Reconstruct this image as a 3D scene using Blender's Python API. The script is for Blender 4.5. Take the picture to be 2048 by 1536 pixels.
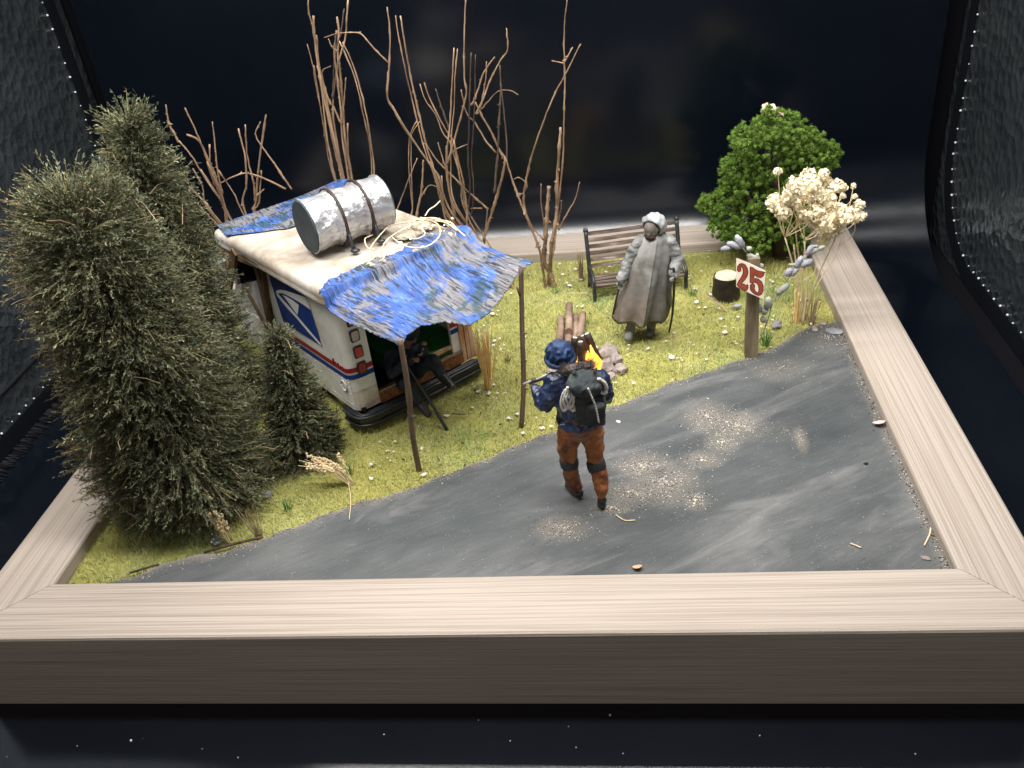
import bpy, bmesh, math, random
import numpy as np
from mathutils import Vector, Matrix, Euler, noise

random.seed(7); RNG = np.random.default_rng(7)
SC = bpy.context.scene
for o in list(bpy.data.objects): bpy.data.objects.remove(o)
COL = SC.collection
SC.unit_settings.scale_length = 0.1            # one unit is ten centimetres

# ------------------------------------------------------------------ camera, world, light
CAM = Vector((.5631, -2.0921, 2.8081)); F = 1785.6
EUL = Euler((.9879, .1024, .0765), 'XYZ'); ROT = EUL.to_matrix()
cd = bpy.data.cameras.new('camera'); cd.sensor_width = 36; cd.lens = 36 * F / 2048
cd.clip_start = .05; cd.clip_end = 100
cam = bpy.data.objects.new('camera', cd); COL.objects.link(cam)
cam.location = CAM; cam.rotation_euler = EUL; SC.camera = cam
cd.dof.use_dof = True; cd.dof.focus_distance = 4.2; cd.dof.aperture_fstop = 7.0

wd = bpy.data.worlds.new('World'); SC.world = wd; wd.use_nodes = True
wd.node_tree.nodes['Background'].inputs[0].default_value = (1, .90, .84, 1)
wd.node_tree.nodes['Background'].inputs[1].default_value = .06

def area(name, loc, sx, sy, power, col, rot=(0, 0, 0)):
    l = bpy.data.lights.new(name, 'AREA'); l.shape = 'RECTANGLE'; l.size = sx; l.size_y = sy
    l.energy = power; l.color = col
    l.spread = math.radians(150)
    o = bpy.data.objects.new(name, l); COL.objects.link(o); o.location = loc; o.rotation_euler = rot
    return o
# the two LED strips under the roof of the photo tent
area('led_strip_back', (-.1, 2.45, 3.75), 5.3, .30, 150, (1, .975, .94), (math.radians(-6), 0, 0))
area('led_strip_front', (-.1, .70, 3.85), 5.3, .30, 200, (1, .975, .94), (math.radians(8), 0, 0))
# dim light of the room that comes in through the open front of the tent
area('room_light', (.2, -5.6, 3.4), 8.0, 5.0, 56, (1, .93, .88), (math.radians(72), 0, 0))
vs = SC.view_settings
vs.view_transform = 'Standard'; vs.look = 'None'; vs.gamma = 1; vs.use_curve_mapping = False; vs.exposure = 0

# ------------------------------------------------------------------ helpers
G = .3176                                      # height of the diorama's ground
def ray(u, v): return ROT @ Vector(((u - 1024) / F, -(v - 768) / F, -1))
def pz(u, v, z=G):
    d = ray(u, v); return CAM + d * ((z - CAM.z) / d.z)
def py(u, v, y):
    d = ray(u, v); return CAM + d * ((y - CAM.y) / d.y)
def pp(u, v, p0, n):
    d = ray(u, v); return CAM + d * ((p0 - CAM).dot(n) / d.dot(n))

def lin(c): return tuple(((x / 255) / 12.92 if x <= 10 else (((x / 255) + .055) / 1.055) ** 2.4) for x in c)

MATS = {}
def mat(name, c1, c2=None, c3=None, scale=8., rough=.8, bump=0., bscale=60., stretch=(1, 1, 1), metal=0., spec=.3,
        detail=5., attr=False, bstretch=None, pos=(.35, .65), trans=0., alpha=1., coat=0.):
    m = bpy.data.materials.new(name); m.use_nodes = True; nt = m.node_tree; N = nt.nodes; Lk = nt.links
    b = N['Principled BSDF']; b.inputs['Roughness'].default_value = rough; b.inputs['Metallic'].default_value = metal
    b.inputs['Specular IOR Level'].default_value = spec; b.inputs['Transmission Weight'].default_value = trans
    b.inputs['Alpha'].default_value = alpha; b.inputs['Coat Weight'].default_value = coat
    tc = N.new('ShaderNodeTexCoord'); mp = N.new('ShaderNodeMapping'); mp.inputs['Scale'].default_value = stretch
    Lk.new(tc.outputs['Object'], mp.inputs['Vector'])
    c2 = c2 or c1
    nz = N.new('ShaderNodeTexNoise'); nz.inputs['Scale'].default_value = scale; nz.inputs['Detail'].default_value = detail
    nz.inputs['Roughness'].default_value = .6
    Lk.new(mp.outputs[0], nz.inputs['Vector'])
    cr = N.new('ShaderNodeValToRGB'); e = cr.color_ramp.elements
    e[0].position = pos[0]; e[0].color = (*c1, 1); e[1].position = pos[1]; e[1].color = (*c2, 1)
    if c3:
        x = e.new(.5 * (pos[0] + pos[1]) + .12); x.color = (*c2, 1); e[2].color = (*c3, 1); e[2].position = pos[1] + .12
    Lk.new(nz.outputs['Fac'], cr.inputs[0]); out = cr.outputs[0]
    if attr:
        at = N.new('ShaderNodeAttribute'); at.attribute_name = 'Col'
        mx = N.new('ShaderNodeMix'); mx.data_type = 'RGBA'; mx.blend_type = 'MULTIPLY'; mx.inputs[0].default_value = 1
        Lk.new(out, mx.inputs[6]); Lk.new(at.outputs['Color'], mx.inputs[7]); out = mx.outputs[2]
    Lk.new(out, b.inputs['Base Color'])
    if bump:
        mp2 = N.new('ShaderNodeMapping'); mp2.inputs['Scale'].default_value = bstretch or stretch
        Lk.new(tc.outputs['Object'], mp2.inputs['Vector'])
        n2 = N.new('ShaderNodeTexNoise'); n2.inputs['Scale'].default_value = bscale; n2.inputs['Detail'].default_value = 4
        Lk.new(mp2.outputs[0], n2.inputs['Vector'])
        bp = N.new('ShaderNodeBump'); bp.inputs['Strength'].default_value = bump; bp.inputs['Distance'].default_value = .01
        Lk.new(n2.outputs['Fac'], bp.inputs['Height']); Lk.new(bp.outputs[0], b.inputs['Normal'])
    MATS[name] = m; return m

def origin(o):
    v = Vector((0, 0, 0))
    while o: v = v + o.location; o = o.parent
    return v
def tag(o, label=None, cat=None, group=None, kind=None):
    if label: o['label'] = label
    if cat: o['category'] = cat
    if group: o['group'] = group
    if kind: o['kind'] = kind
    return o
def thing(name, loc, label, cat, group=None):
    o = bpy.data.objects.new(name, None); COL.objects.link(o); o.location = loc; o.empty_display_size = .05
    return tag(o, label, cat, group)

ICO = {}
def ico(sub):
    if sub not in ICO:
        b = bmesh.new(); bmesh.ops.create_icosphere(b, subdivisions=sub, radius=1)
        ICO[sub] = ([v.co.copy() for v in b.verts], [[v.index for v in f.verts] for f in b.faces]); b.free()
    return ICO[sub]

class MB:
    def __init__(s): s.v = []; s.f = []; s.c = None
    def add(s, vs_, fs):
        k = len(s.v); s.v += [Vector(x) for x in vs_]; s.f += [[i + k for i in f] for f in fs]; return s
    def tube(s, pts, rad, n=6, flat=1.0):
        pts = [Vector(p) for p in pts]
        if not hasattr(rad, '__len__'): rad = [rad] * len(pts)
        t0 = (pts[1] - pts[0]).normalized(); a = t0.orthogonal().normalized(); vs_ = []; fs = []
        for i, p in enumerate(pts):
            t = (pts[min(i + 1, len(pts) - 1)] - pts[max(i - 1, 0)])
            t = t.normalized() if t.length > 1e-9 else t0
            a = (a - t * a.dot(t)); a = a.normalized() if a.length > 1e-6 else t.orthogonal().normalized()
            b = t.cross(a)
            for j in range(n):
                an = 2 * math.pi * j / n
                vs_.append(p + (a * math.cos(an) + b * math.sin(an) * flat) * rad[i])
        for i in range(len(pts) - 1):
            for j in range(n):
                fs.append([i * n + j, i * n + (j + 1) % n, (i + 1) * n + (j + 1) % n, (i + 1) * n + j])
        fs.append(list(range(n - 1, -1, -1))); k = (len(pts) - 1) * n; fs.append([k + j for j in range(n)])
        return s.add(vs_, fs)
    def box(s, c, size, rot=None, taper=1.0):
        hx, hy, hz = [x / 2 for x in size]; c = Vector(c)
        vs_ = []
        for z in (-1, 1):
            k = taper if z > 0 else 1
            for x, y in ((-1, -1), (1, -1), (1, 1), (-1, 1)): vs_.append(Vector((x * hx * k, y * hy * k, z * hz)))
        if rot is not None: vs_ = [rot @ v for v in vs_]
        return s.add([v + c for v in vs_], [[3, 2, 1, 0], [4, 5, 6, 7], [0, 1, 5, 4], [1, 2, 6, 5], [2, 3, 7, 6], [3, 0, 4, 7]])
    def prism(s, poly, ext):
        ext = Vector(ext); poly = [Vector(p) for p in poly]; n = len(poly)
        return s.add(poly + [p + ext for p in poly], [list(range(n))[::-1], [n + i for i in range(n)]] +
                     [[i, (i + 1) % n, n + (i + 1) % n, n + i] for i in range(n)])
    def blob(s, c, r, sub=2, amp=0., fr=3., seed=0., rot=None):
        vs_, fs = ico(sub); c = Vector(c); r = Vector(r) if hasattr(r, '__len__') else Vector((r, r, r)); o = []
        for v in vs_:
            k = 1 + amp * noise.noise(v * fr + Vector((seed * 3.1, seed * 1.7, seed)))
            q = Vector((v.x * r.x, v.y * r.y, v.z * r.z)) * k
            if rot is not None: q = rot @ q
            o.append(c + q)
        return s.add(o, fs)
    def caps(s, chain, n=14):
        # chain of (point, radius) as overlapping tapered capsules
        for i in range(len(chain)): s.blob(chain[i][0], chain[i][1], 2)
        for i in range(len(chain) - 1):
            if (Vector(chain[i][0]) - Vector(chain[i + 1][0])).length > 1e-4:
                s.tube([chain[i][0], chain[i + 1][0]], [chain[i][1], chain[i + 1][1]], n)
        return s

def link_mesh(name, me, m, parent=None, loc=None):
    o = bpy.data.objects.new(name, me); COL.objects.link(o)
    if m: me.materials.append(m)
    if parent: o.parent = parent
    elif loc is not None: o.location = loc
    return o
def obj(name, mb, m, parent=None, loc=None, smooth=False, kind=None, label=None):
    off = origin(parent) if parent else (Vector(loc) if loc is not None else Vector((0, 0, 0)))
    me = bpy.data.meshes.new(name)
    me.from_pydata([tuple(v - off) for v in mb.v], [], mb.f); me.update()
    if smooth: me.polygons.foreach_set('use_smooth', [len(p.vertices) < 5 for p in me.polygons])
    if mb.c is not None:
        at = me.color_attributes.new('Col', 'FLOAT_COLOR', 'POINT'); at.data.foreach_set('color', np.asarray(mb.c, dtype=np.float32).ravel())
    o = link_mesh(name, me, m, parent, loc)
    if kind: o['kind'] = kind
    if label: o['label'] = label
    return o
def np_obj(name, V, Fq, m, parent=None, colr=None, kind=None, loc=None, smooth=False):
    """V (n,3) world vertices, Fq (k,4) or (k,3) faces"""
    off = origin(parent) if parent else (Vector(loc) if loc is not None else Vector((0, 0, 0)))
    V = np.asarray(V, dtype=np.float32) - np.array(off, dtype=np.float32); Fq = np.asarray(Fq, dtype=np.int32); w = Fq.shape[1]
    me = bpy.data.meshes.new(name); me.vertices.add(len(V)); me.vertices.foreach_set('co', V.ravel())
    me.loops.add(Fq.size); me.loops.foreach_set('vertex_index', Fq.ravel())
    me.polygons.add(len(Fq)); me.polygons.foreach_set('loop_start', np.arange(0, Fq.size, w, dtype=np.int32))
    me.polygons.foreach_set('loop_total', np.full(len(Fq), w, dtype=np.int32))
    if smooth: me.polygons.foreach_set('use_smooth', [True] * len(Fq))
    me.update(calc_edges=True); me.validate()
    if colr is not None:
        at = me.color_attributes.new('Col', 'FLOAT_COLOR', 'POINT'); at.data.foreach_set('color', np.asarray(colr, dtype=np.float32).ravel())
    o = link_mesh(name, me, m, parent, loc)
    if kind: o['kind'] = kind
    return o
def bake(o, mods):
    for t, kw in mods:
        md = o.modifiers.new(t, t)
        for k, v in kw.items(): setattr(md, k, v)
    dg = bpy.context.evaluated_depsgraph_get(); dg.update()
    me = bpy.data.meshes.new_from_object(o.evaluated_get(dg)); o.modifiers.clear()
    old = o.data; o.data = me; me.name = old.name; bpy.data.meshes.remove(old)
    return o
TEX = {}
def cloud(size):
    if size not in TEX:
        t = bpy.data.textures.new('folds', 'CLOUDS'); t.noise_scale = size; t.noise_depth = 2; TEX[size] = t
    return TEX[size]
def ridge(size):
    k = ('r', size)
    if k not in TEX:
        t = bpy.data.textures.new('creases', 'MUSGRAVE'); t.musgrave_type = 'RIDGED_MULTIFRACTAL'; t.noise_scale = size; t.octaves = 2; t.noise_intensity = .6; TEX[k] = t
    return TEX[k]
def soft(name, mb, m, parent, voxel=.006, it=4, fold=0., fsize=.03, label=None, loc=None):
    o = obj(name, mb, m, parent, loc=loc, label=label)
    mods = [('REMESH', dict(mode='VOXEL', voxel_size=voxel)), ('SMOOTH', dict(factor=.5, iterations=it))]
    if fold: mods.append(('DISPLACE', dict(texture=cloud(fsize), strength=fold, mid_level=.5)))
    if fold: mods.append(('DISPLACE', dict(texture=ridge(fsize * 1.6), strength=fold * .45, mid_level=.5)))
    bake(o, mods)
    o.data.polygons.foreach_set('use_smooth', [True] * len(o.data.polygons))
    return o
def dup(o, parent=None, loc=None):
    c = o.copy(); COL.objects.link(c); c.parent = parent
    if loc is not None: c.location = loc
    return c

# ------------------------------------------------------------------ materials
def wood_mat(name, light, dark, rough=.55):
    m = mat(name, dark, light, scale=5, stretch=(.20, 34, 34), rough=rough, bump=.25, bscale=9, bstretch=(.3, 34, 34), pos=(.32, .60), spec=.25, detail=3)
    return m
M_FRAME = wood_mat('pale_oak_foil', (.43, .372, .318), (.285, .232, .192))
M_SHEET = mat('navy_black_backdrop_vinyl', (.0016, .0030, .0065), (.0025, .0042, .008), scale=2, rough=.17, bump=.02, bscale=300, spec=.5)
M_TENT = mat('tent_black_cloth', (.004, .004, .006), rough=.9, spec=.1)
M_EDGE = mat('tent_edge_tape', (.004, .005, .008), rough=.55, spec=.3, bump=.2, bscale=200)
M_STITCH = mat('bright_stitch', (.75, .78, .8), rough=.3)

def foil_mat():
    m = mat('embossed_silver_lining', (.070, .085, .098), (.105, .12, .132), scale=3, rough=.27, metal=.7, spec=.5)
    nt = m.node_tree; N = nt.nodes; Lk = nt.links; b = N['Principled BSDF']
    tc = [n for n in N if n.type == 'TEX_COORD'][0]
    mp = N.new('ShaderNodeMapping'); mp.inputs['Scale'].default_value = (1, 1.1, 1.0); Lk.new(tc.outputs['Object'], mp.inputs[0])
    vo = N.new('ShaderNodeTexVoronoi'); vo.inputs['Scale'].default_value = 14; Lk.new(mp.outputs[0], vo.inputs['Vector'])
    nz = N.new('ShaderNodeTexNoise'); nz.inputs['Scale'].default_value = 30; Lk.new(mp.outputs[0], nz.inputs['Vector'])
    ad = N.new('ShaderNodeMath'); ad.operation = 'MULTIPLY_ADD'; ad.inputs[1].default_value = .5
    Lk.new(nz.outputs['Fac'], ad.inputs[0]); Lk.new(vo.outputs['Distance'], ad.inputs[2])
    bp = N.new('ShaderNodeBump'); bp.inputs['Strength'].default_value = .55; bp.inputs['Distance'].default_value = .03
    Lk.new(ad.outputs[0], bp.inputs['Height']); Lk.new(bp.outputs[0], b.inputs['Normal'])
    return m
M_FOIL = foil_mat()
M_SOIL = mat('olive_moss_soil', (.24, .24, .07), (.36, .34, .10), (.34, .25, .12), scale=9, rough=.95, bump=.5, bscale=70, spec=.1)
M_GRASS = mat('static_grass', (.50, .53, .185), (.69, .695, .29), (.82, .79, .44), scale=5, rough=.85, attr=True, spec=.1, detail=6)
M_FLAKE = mat('pale_flakes', (.55, .48, .44), (.74, .68, .64), scale=30, rough=.8)
M_STONE = mat('pinkish_stone', (.19, .155, .14), (.38, .32, .295), scale=14, rough=.85, bump=.4, bscale=40)
M_GSTONE = mat('grey_stone', (.16, .16, .18), (.30, .29, .31), scale=18, rough=.8, bump=.3, bscale=50)
M_GRAIN = mat('sand_grain', (.42, .36, .30), (.80, .74, .66), scale=70, rough=.7, attr=True)
M_CRUMB = mat('dark_crumb', (.03, .025, .02), (.08, .06, .05), scale=40, rough=.9)
M_BARK = mat('twig_bark', (.13, .08, .048), (.35, .23, .145), (.56, .42, .29), scale=14, rough=.75, bump=.5, bscale=45, stretch=(1, 1, .35))
M_BARKD = mat('dark_twig_bark', (.035, .026, .022), (.12, .08, .06), scale=14, rough=.75, bump=.4, bscale=45, stretch=(1, 1, .35))
M_POLE = mat('pole_bark', (.07, .045, .032), (.17, .11, .075), scale=12, rough=.6, bump=.4, bscale=45, stretch=(1, 1, .35), spec=.4)
M_HEATH = mat('heather_foliage', (.094, .104, .060), (.178, .187, .112), scale=3, rough=.9, attr=True, spec=.15)
M_LICHEN = mat('green_lichen', (.10, .175, .03), (.185, .28, .058), (.27, .365, .10), scale=7, rough=.95, attr=True, spec=.1)
M_CREAM = mat('cream_blossom', (.86, .74, .50), (.94, .86, .66), scale=20, rough=.9, spec=.1)
M_STRAW = mat('straw_stem', (.60, .47, .27), (.75, .62, .40), scale=12, rough=.7)
M_STRAWO = mat('orange_straw', (.74, .47, .18), (.88, .66, .33), scale=12, rough=.7)
M_DRYB = mat('brown_dry_grass', (.22, .15, .09), (.42, .32, .20), scale=12, rough=.8)
M_GREENB = mat('fresh_green_blade', (.06, .20, .04), (.12, .30, .07), scale=12, rough=.7)
M_LAV = mat('lavender_bud', (.24, .24, .29), (.42, .42, .46), scale=40, rough=.9, bump=.5, bscale=120)
M_LAVG = mat('lavender_calyx', (.28, .29, .25), (.42, .43, .37), scale=40, rough=.9, bump=.5, bscale=120)

# ------------------------------------------------------------------ photo tent
def prof(off=0., y0=-3.2, z1=4.4):
    """sweep profile (y,z): floor, curve, back wall; off moves it inward"""
    r = .70; pts = [(y0, 0 + off)]
    for y in np.linspace(y0 + .2, 3.05, 14): pts.append((y, off))
    for a in np.linspace(0, math.pi / 2, 22)[1:]: pts.append((3.05 + (r - off) * math.sin(a), r - (r - off) * math.cos(a)))
    for z in np.linspace(.9, z1, 10): pts.append((3.75 - off, z))
    return pts
def sheet():
    P = prof(); xs = np.linspace(-2.80, 2.60, 28); V = []; Fq = []
    for (y, z) in P:
        for x in xs: V.append((x, y, z))
    n = len(xs)
    for i in range(len(P) - 1):
        for j in range(n - 1): Fq.append((i * n + j, i * n + j + 1, (i + 1) * n + j + 1, (i + 1) * n + j))
    tag(np_obj('backdrop', V, Fq, M_SHEET, smooth=True), kind='structure')
sheet()
b = MB(); b.box((-.1, .3, -.06), (7, 8, .04)); b.box((-.1, 3.93, 2.2), (7, .05, 4.6))
tag(obj('tent_floor', b, M_TENT), kind='structure')
def tent_wall(name, x, sgn):
    V = []; Fq = []; ys = np.linspace(-1.6, 3.86, 12); zs = np.linspace(-.03, 4.4, 12)
    for y in ys:
        for z in zs: V.append((x, y, z))
    for i in range(11):
        for j in range(11):
            q = (i * 12 + j, (i + 1) * 12 + j, (i + 1) * 12 + j + 1, i * 12 + j + 1); Fq.append(q if sgn < 0 else q[::-1])
    w = tag(np_obj(name, V, Fq, M_FOIL), kind='structure')
    # black border tape that follows the sweep, and its stitches
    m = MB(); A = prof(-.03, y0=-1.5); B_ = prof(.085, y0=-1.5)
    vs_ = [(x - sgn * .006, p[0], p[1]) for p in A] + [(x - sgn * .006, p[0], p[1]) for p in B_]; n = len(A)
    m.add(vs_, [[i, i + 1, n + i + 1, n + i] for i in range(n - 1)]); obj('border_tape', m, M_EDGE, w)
    m = MB(); P = [Vector((0, *p)) for p in prof(.105, y0=-1.5)]; d = 0
    for i in range(len(P) - 1):
        L = (P[i + 1] - P[i]).length; t = d
        while t < L:
            q = P[i].lerp(P[i + 1], t / L) + Vector((0, random.uniform(-.004, .004), random.uniform(-.004, .004)))
            m.blob((x - sgn * .008, q.y, q.z), random.uniform(.004, .0085), 1); t += random.uniform(.075, .11)
        d = t - L
    obj('stitching', m, M_STITCH, w, kind='stuff')
    return w
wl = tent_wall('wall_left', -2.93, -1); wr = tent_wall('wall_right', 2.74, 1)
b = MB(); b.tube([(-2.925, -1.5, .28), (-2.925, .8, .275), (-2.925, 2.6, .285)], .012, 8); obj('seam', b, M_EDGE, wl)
# fluffy fringe along the foot of the left wall
b = MB()
for i in range(220):
    y = random.uniform(.4, 3.0); x = -2.80 + random.uniform(-.01, .03)
    b.tube([(-2.86, y, .02), (x, y + random.uniform(-.02, .02), .004)], [.006, .002], 4)
obj('fringe', b, M_EDGE, wl, kind='stuff')
b = MB()
for i in range(12):
    u = random.uniform(0, 2048); v = random.uniform(1425, 1530); p = pz(u, v, .001); b.blob(p, random.uniform(.001, .0028), 1)
for q in ((262, 1481, .005), (476, 1515, .003), (1220, 1430, .0045)): b.blob(pz(q[0], q[1], .002), q[2], 1)
tag(obj('dust', b, M_STITCH), 'white dust specks scattered on the black sheet in front of the frame', 'dust', kind='stuff')

# ------------------------------------------------------------------ wooden frame
FW, FD, RW, FH = 4.0, 3.3575, .2837, .379
fr = thing('picture_frame', (0, FD / 2, 0), 'pale oak box frame that holds the whole diorama', 'frame')
def rail(length, loc, rz):
    m = MB(); h = FH; bv = .012; L = length / 2
    # profile (d across from the outside, z)
    P = [(0, 0), (0, h - bv), (bv * .35, h - bv * .3), (bv, h), (RW - bv, h), (RW - bv * .3, h - bv * .35), (RW, h - bv), (RW, 0)]
    g = .0012
    vs_ = [(-L + d + g, d, z) for d, z in P] + [(L - d - g, d, z) for d, z in P]; n = len(P)
    m.add(vs_, [[i, n + i, n + (i + 1) % n, (i + 1) % n] for i in range(n)] + [list(range(n)), [n + i for i in range(n)][::-1]])
    me = bpy.data.meshes.new('rail'); me.from_pydata([tuple(v) for v in m.v], [], m.f); me.update()
    o = link_mesh('rail', me, M_FRAME, fr); o.location = Vector(loc) - fr.location; o.rotation_euler = (0, 0, rz)
    return o
rail(FW, (0, 0, 0), 0); rail(FW, (0, FD, 0), math.pi)
rail(FD, (-FW / 2, FD / 2, 0), -math.pi / 2); rail(FD, (FW / 2, FD / 2, 0), math.pi / 2)

# ------------------------------------------------------------------ ground and road
X0, X1, Y0, Y1 = -FW / 2 + RW, FW / 2 - RW, RW, FD - RW
EDGE = [(-1.80, .26), (-1.62, .28), (-1.469, .354), (-1.33, .415), (-1.197, .470), (-.941, .562), (-.739, .695), (-.415, .851), (-.101, 1.026), (.23, 1.238), (.511, 1.433),
        (.782, 1.584), (1.012, 1.714), (1.223, 1.823), (1.389, 1.93), (1.5, 2.03), (1.625, 2.10), (1.8, 2.16)]
EX = np.array([e[0] for e in EDGE]); EY = np.array([e[1] for e in EDGE])
def edge_y(x):
    x = np.asarray(x); return np.interp(x, EX, EY) + .012 * np.sin(x * 13) * np.sin(x * 5 + 1) + .006 * np.sin(x * 41)
def gz(x, y): return G - .006 + .008 * noise.noise(Vector((x * 2.2, y * 2.2, 0))) 
def ground():
    nx, ny = 150, 125; xs = np.linspace(X0 - .02, X1 + .02, nx); ys = np.linspace(Y0 - .02, Y1 + .02, ny)
    V = [(x, y, gz(x, y)) for y in ys for x in xs]
    Fq = [(j * nx + i, j * nx + i + 1, (j + 1) * nx + i + 1, (j + 1) * nx + i) for j in range(ny - 1) for i in range(nx - 1)]
    tag(np_obj('ground', V, Fq, M_SOIL, smooth=True), kind='structure')
ground()
def rz_(x, y): return G + .004 + .010 * noise.noise(Vector((x * 1.6 + 5, y * 1.6, 1))) + .0035 * noise.noise(Vector((x * 6, y * 6, 4)))
def road_mat():
    m = bpy.data.materials.new('painted_asphalt'); m.use_nodes = True; nt = m.node_tree; N = nt.nodes; Lk = nt.links; b = N['Principled BSDF']
    b.inputs['Roughness'].default_value = .62; b.inputs['Specular IOR Level'].default_value = .35
    tc = N.new('ShaderNodeTexCoord')
    def nz(scale, stretch, rot=0., detail=5, rough=.6, dist=0.):
        mp = N.new('ShaderNodeMapping'); mp.inputs['Rotation'].default_value = (0, 0, rot); mp.inputs['Scale'].default_value = stretch
        # rotate first, then stretch
        r = N.new('ShaderNodeVectorRotate'); r.rotation_type = 'Z_AXIS'; r.inputs['Angle'].default_value = rot
        mp.inputs['Rotation'].default_value = (0, 0, 0)
        Lk.new(tc.outputs['Object'], r.inputs[0]); Lk.new(r.outputs[0], mp.inputs[0])
        n = N.new('ShaderNodeTexNoise'); n.inputs['Scale'].default_value = scale; n.inputs['Detail'].default_value = detail
        n.inputs['Roughness'].default_value = rough; n.inputs['Distortion'].default_value = dist
        Lk.new(mp.outputs[0], n.inputs['Vector']); return n.outputs['Fac']
    def ramp(fac, stops):
        c = N.new('ShaderNodeValToRGB'); e = c.color_ramp.elements
        e[0].position, e[0].color = stops[0][0], (*stops[0][1], 1); e[1].position, e[1].color = stops[-1][0], (*stops[-1][1], 1)
        for p, cc in stops[1:-1]: x = e.new(p); x.color = (*cc, 1)
        Lk.new(fac, c.inputs[0]); return c.outputs[0]
    def mix(f, a, c2, mode='MIX'):
        x = N.new('ShaderNodeMix'); x.data_type = 'RGBA'; x.blend_type = mode
        if isinstance(f, float): x.inputs[0].default_value = f
        else: Lk.new(f, x.inputs[0])
        Lk.new(a, x.inputs[6])
        if isinstance(c2, tuple): x.inputs[7].default_value = (*c2, 1)
        else: Lk.new(c2, x.inputs[7])
        return x.outputs[2]
    base = ramp(nz(1.6, (1, 2.2, 1), -.45, 4), [(.3, (.040, .046, .049)), (.5, (.068, .075, .078)), (.72, (.108, .112, .113))])
    # dry-brushed streaks along the road
    st = ramp(nz(1.7, (.8, 3.2, 1), -.50, 8, .62, .8), [(.54, (0, 0, 0)), (.80, (.55, .55, .55))])
    base = mix(st, base, (.28, .268, .265))
    dk = ramp(nz(2.2, (.8, 3.2, 1), -.2, 5, .6), [(.56, (0, 0, 0)), (.76, (.7, .7, .7))])
    base = mix(dk, base, (.045, .053, .058))
    # fine brush hair
    hair = ramp(nz(8, (.7, 20, 1), -.55, 4, .7), [(.40, (.90, .90, .90)), (.64, (1.10, 1.09, 1.08))])
    base = mix(1.0, base, hair, 'MULTIPLY')
    sp = ramp(nz(130, (1, 1, 1), 0, 2, .5), [(.70, (0, 0, 0)), (.78, (.5, .5, .5))])
    base = mix(sp, base, (.55, .52, .48))
    # dust worn into the dusty patches (kept in a colour attribute, set where the sand lies)
    at = N.new('ShaderNodeAttribute'); at.attribute_name = 'Col'
    base = mix(at.outputs['Fac'], base, (.36, .31, .255))
    Lk.new(base, b.inputs['Base Color'])
    bp = N.new('ShaderNodeBump'); bp.inputs['Strength'].default_value = .35; bp.inputs['Distance'].default_value = .01
    Lk.new(nz(55, (.5, 1.6, 1), -.5, 6, .7), bp.inputs['Height']); Lk.new(bp.outputs[0], b.inputs['Normal'])
    return m
M_ROAD = road_mat()
# sand patches: photo ellipse (u, v, ru, rv, number)
SAND = [(1415, 838, 50, 34, 520), (1475, 856, 62, 30, 640), (1445, 890, 36, 24, 320), (1405, 925, 46, 18, 200), (1285, 935, 60, 28, 560), (1330, 970, 70, 45, 900), (1390, 1005, 26, 22, 300),
        (1270, 990, 70, 26, 620), (1225, 1020, 46, 12, 260), (1125, 1060, 56, 26, 420), (1570, 865, 40, 40, 30), (1600, 885, 14, 26, 60), (1660, 680, 60, 36, 160), (1560, 740, 70, 26, 140), (1730, 760, 22, 60, 60)]
SP = [(pz(u, v), pz(u + ru, v), pz(u, v - rv)) for u, v, ru, rv, n in SAND]
def sand_w(x, y):
    w = 0.
    for (c, a, b_), s in zip(SP, SAND):
        rx = (a - c).length; ry = (b_ - c).length; d = ((x - c.x) / rx) ** 2 + ((y - c.y) / ry) ** 2
        w = max(w, min(1, s[4] / (700. * rx * ry * 24)) * max(0, 1 - d * .7))
    return w
def road():
    nx, ny = 200, 130; V = []; Fq = []; colr = []
    xs = np.linspace(-1.655, X1 + .02, nx)
    for i, x in enumerate(xs):
        ye = float(edge_y(x)); y0 = Y0 - .02
        for j in range(ny):
            t = j / (ny - 1); y = y0 + (ye - y0) * t
            z = rz_(x, y) + .0085
            d = ye - y
            if d < .05: z -= .004 * (1 - d / .05)
            if -1.45 < x < -.85 and d < .03: z += .010 * (1 - d / .03) * max(0, math.sin((x + 1.45) * 9)) 
            V.append((x, y, z))
            n1 = .5 + .5 * noise.noise(Vector((x * 9, y * 9, 2))); n2 = .5 + .5 * noise.noise(Vector((x * 26, y * 26, 7)))
            w = sand_w(x, y) * min(1, (.25 + n1)) * .38
            w = max(w, max(0, 1 - d / .06) * .5 * n1 + max(0, 1 - d / .015) * .25)
            w = max(w, .45 * n2 * max(0, 1 - (X1 - x) / .05))
            colr.append((w, w, w, 1))
    for i in range(nx - 1):
        for j in range(ny - 1): Fq.append((i * ny + j, (i + 1) * ny + j, (i + 1) * ny + j + 1, i * ny + j + 1))
    tag(np_obj('road', V, Fq, M_ROAD, colr=colr, kind='structure', smooth=True))
road()
def road_z(x, y): return rz_(x, y) + .0085
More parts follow.
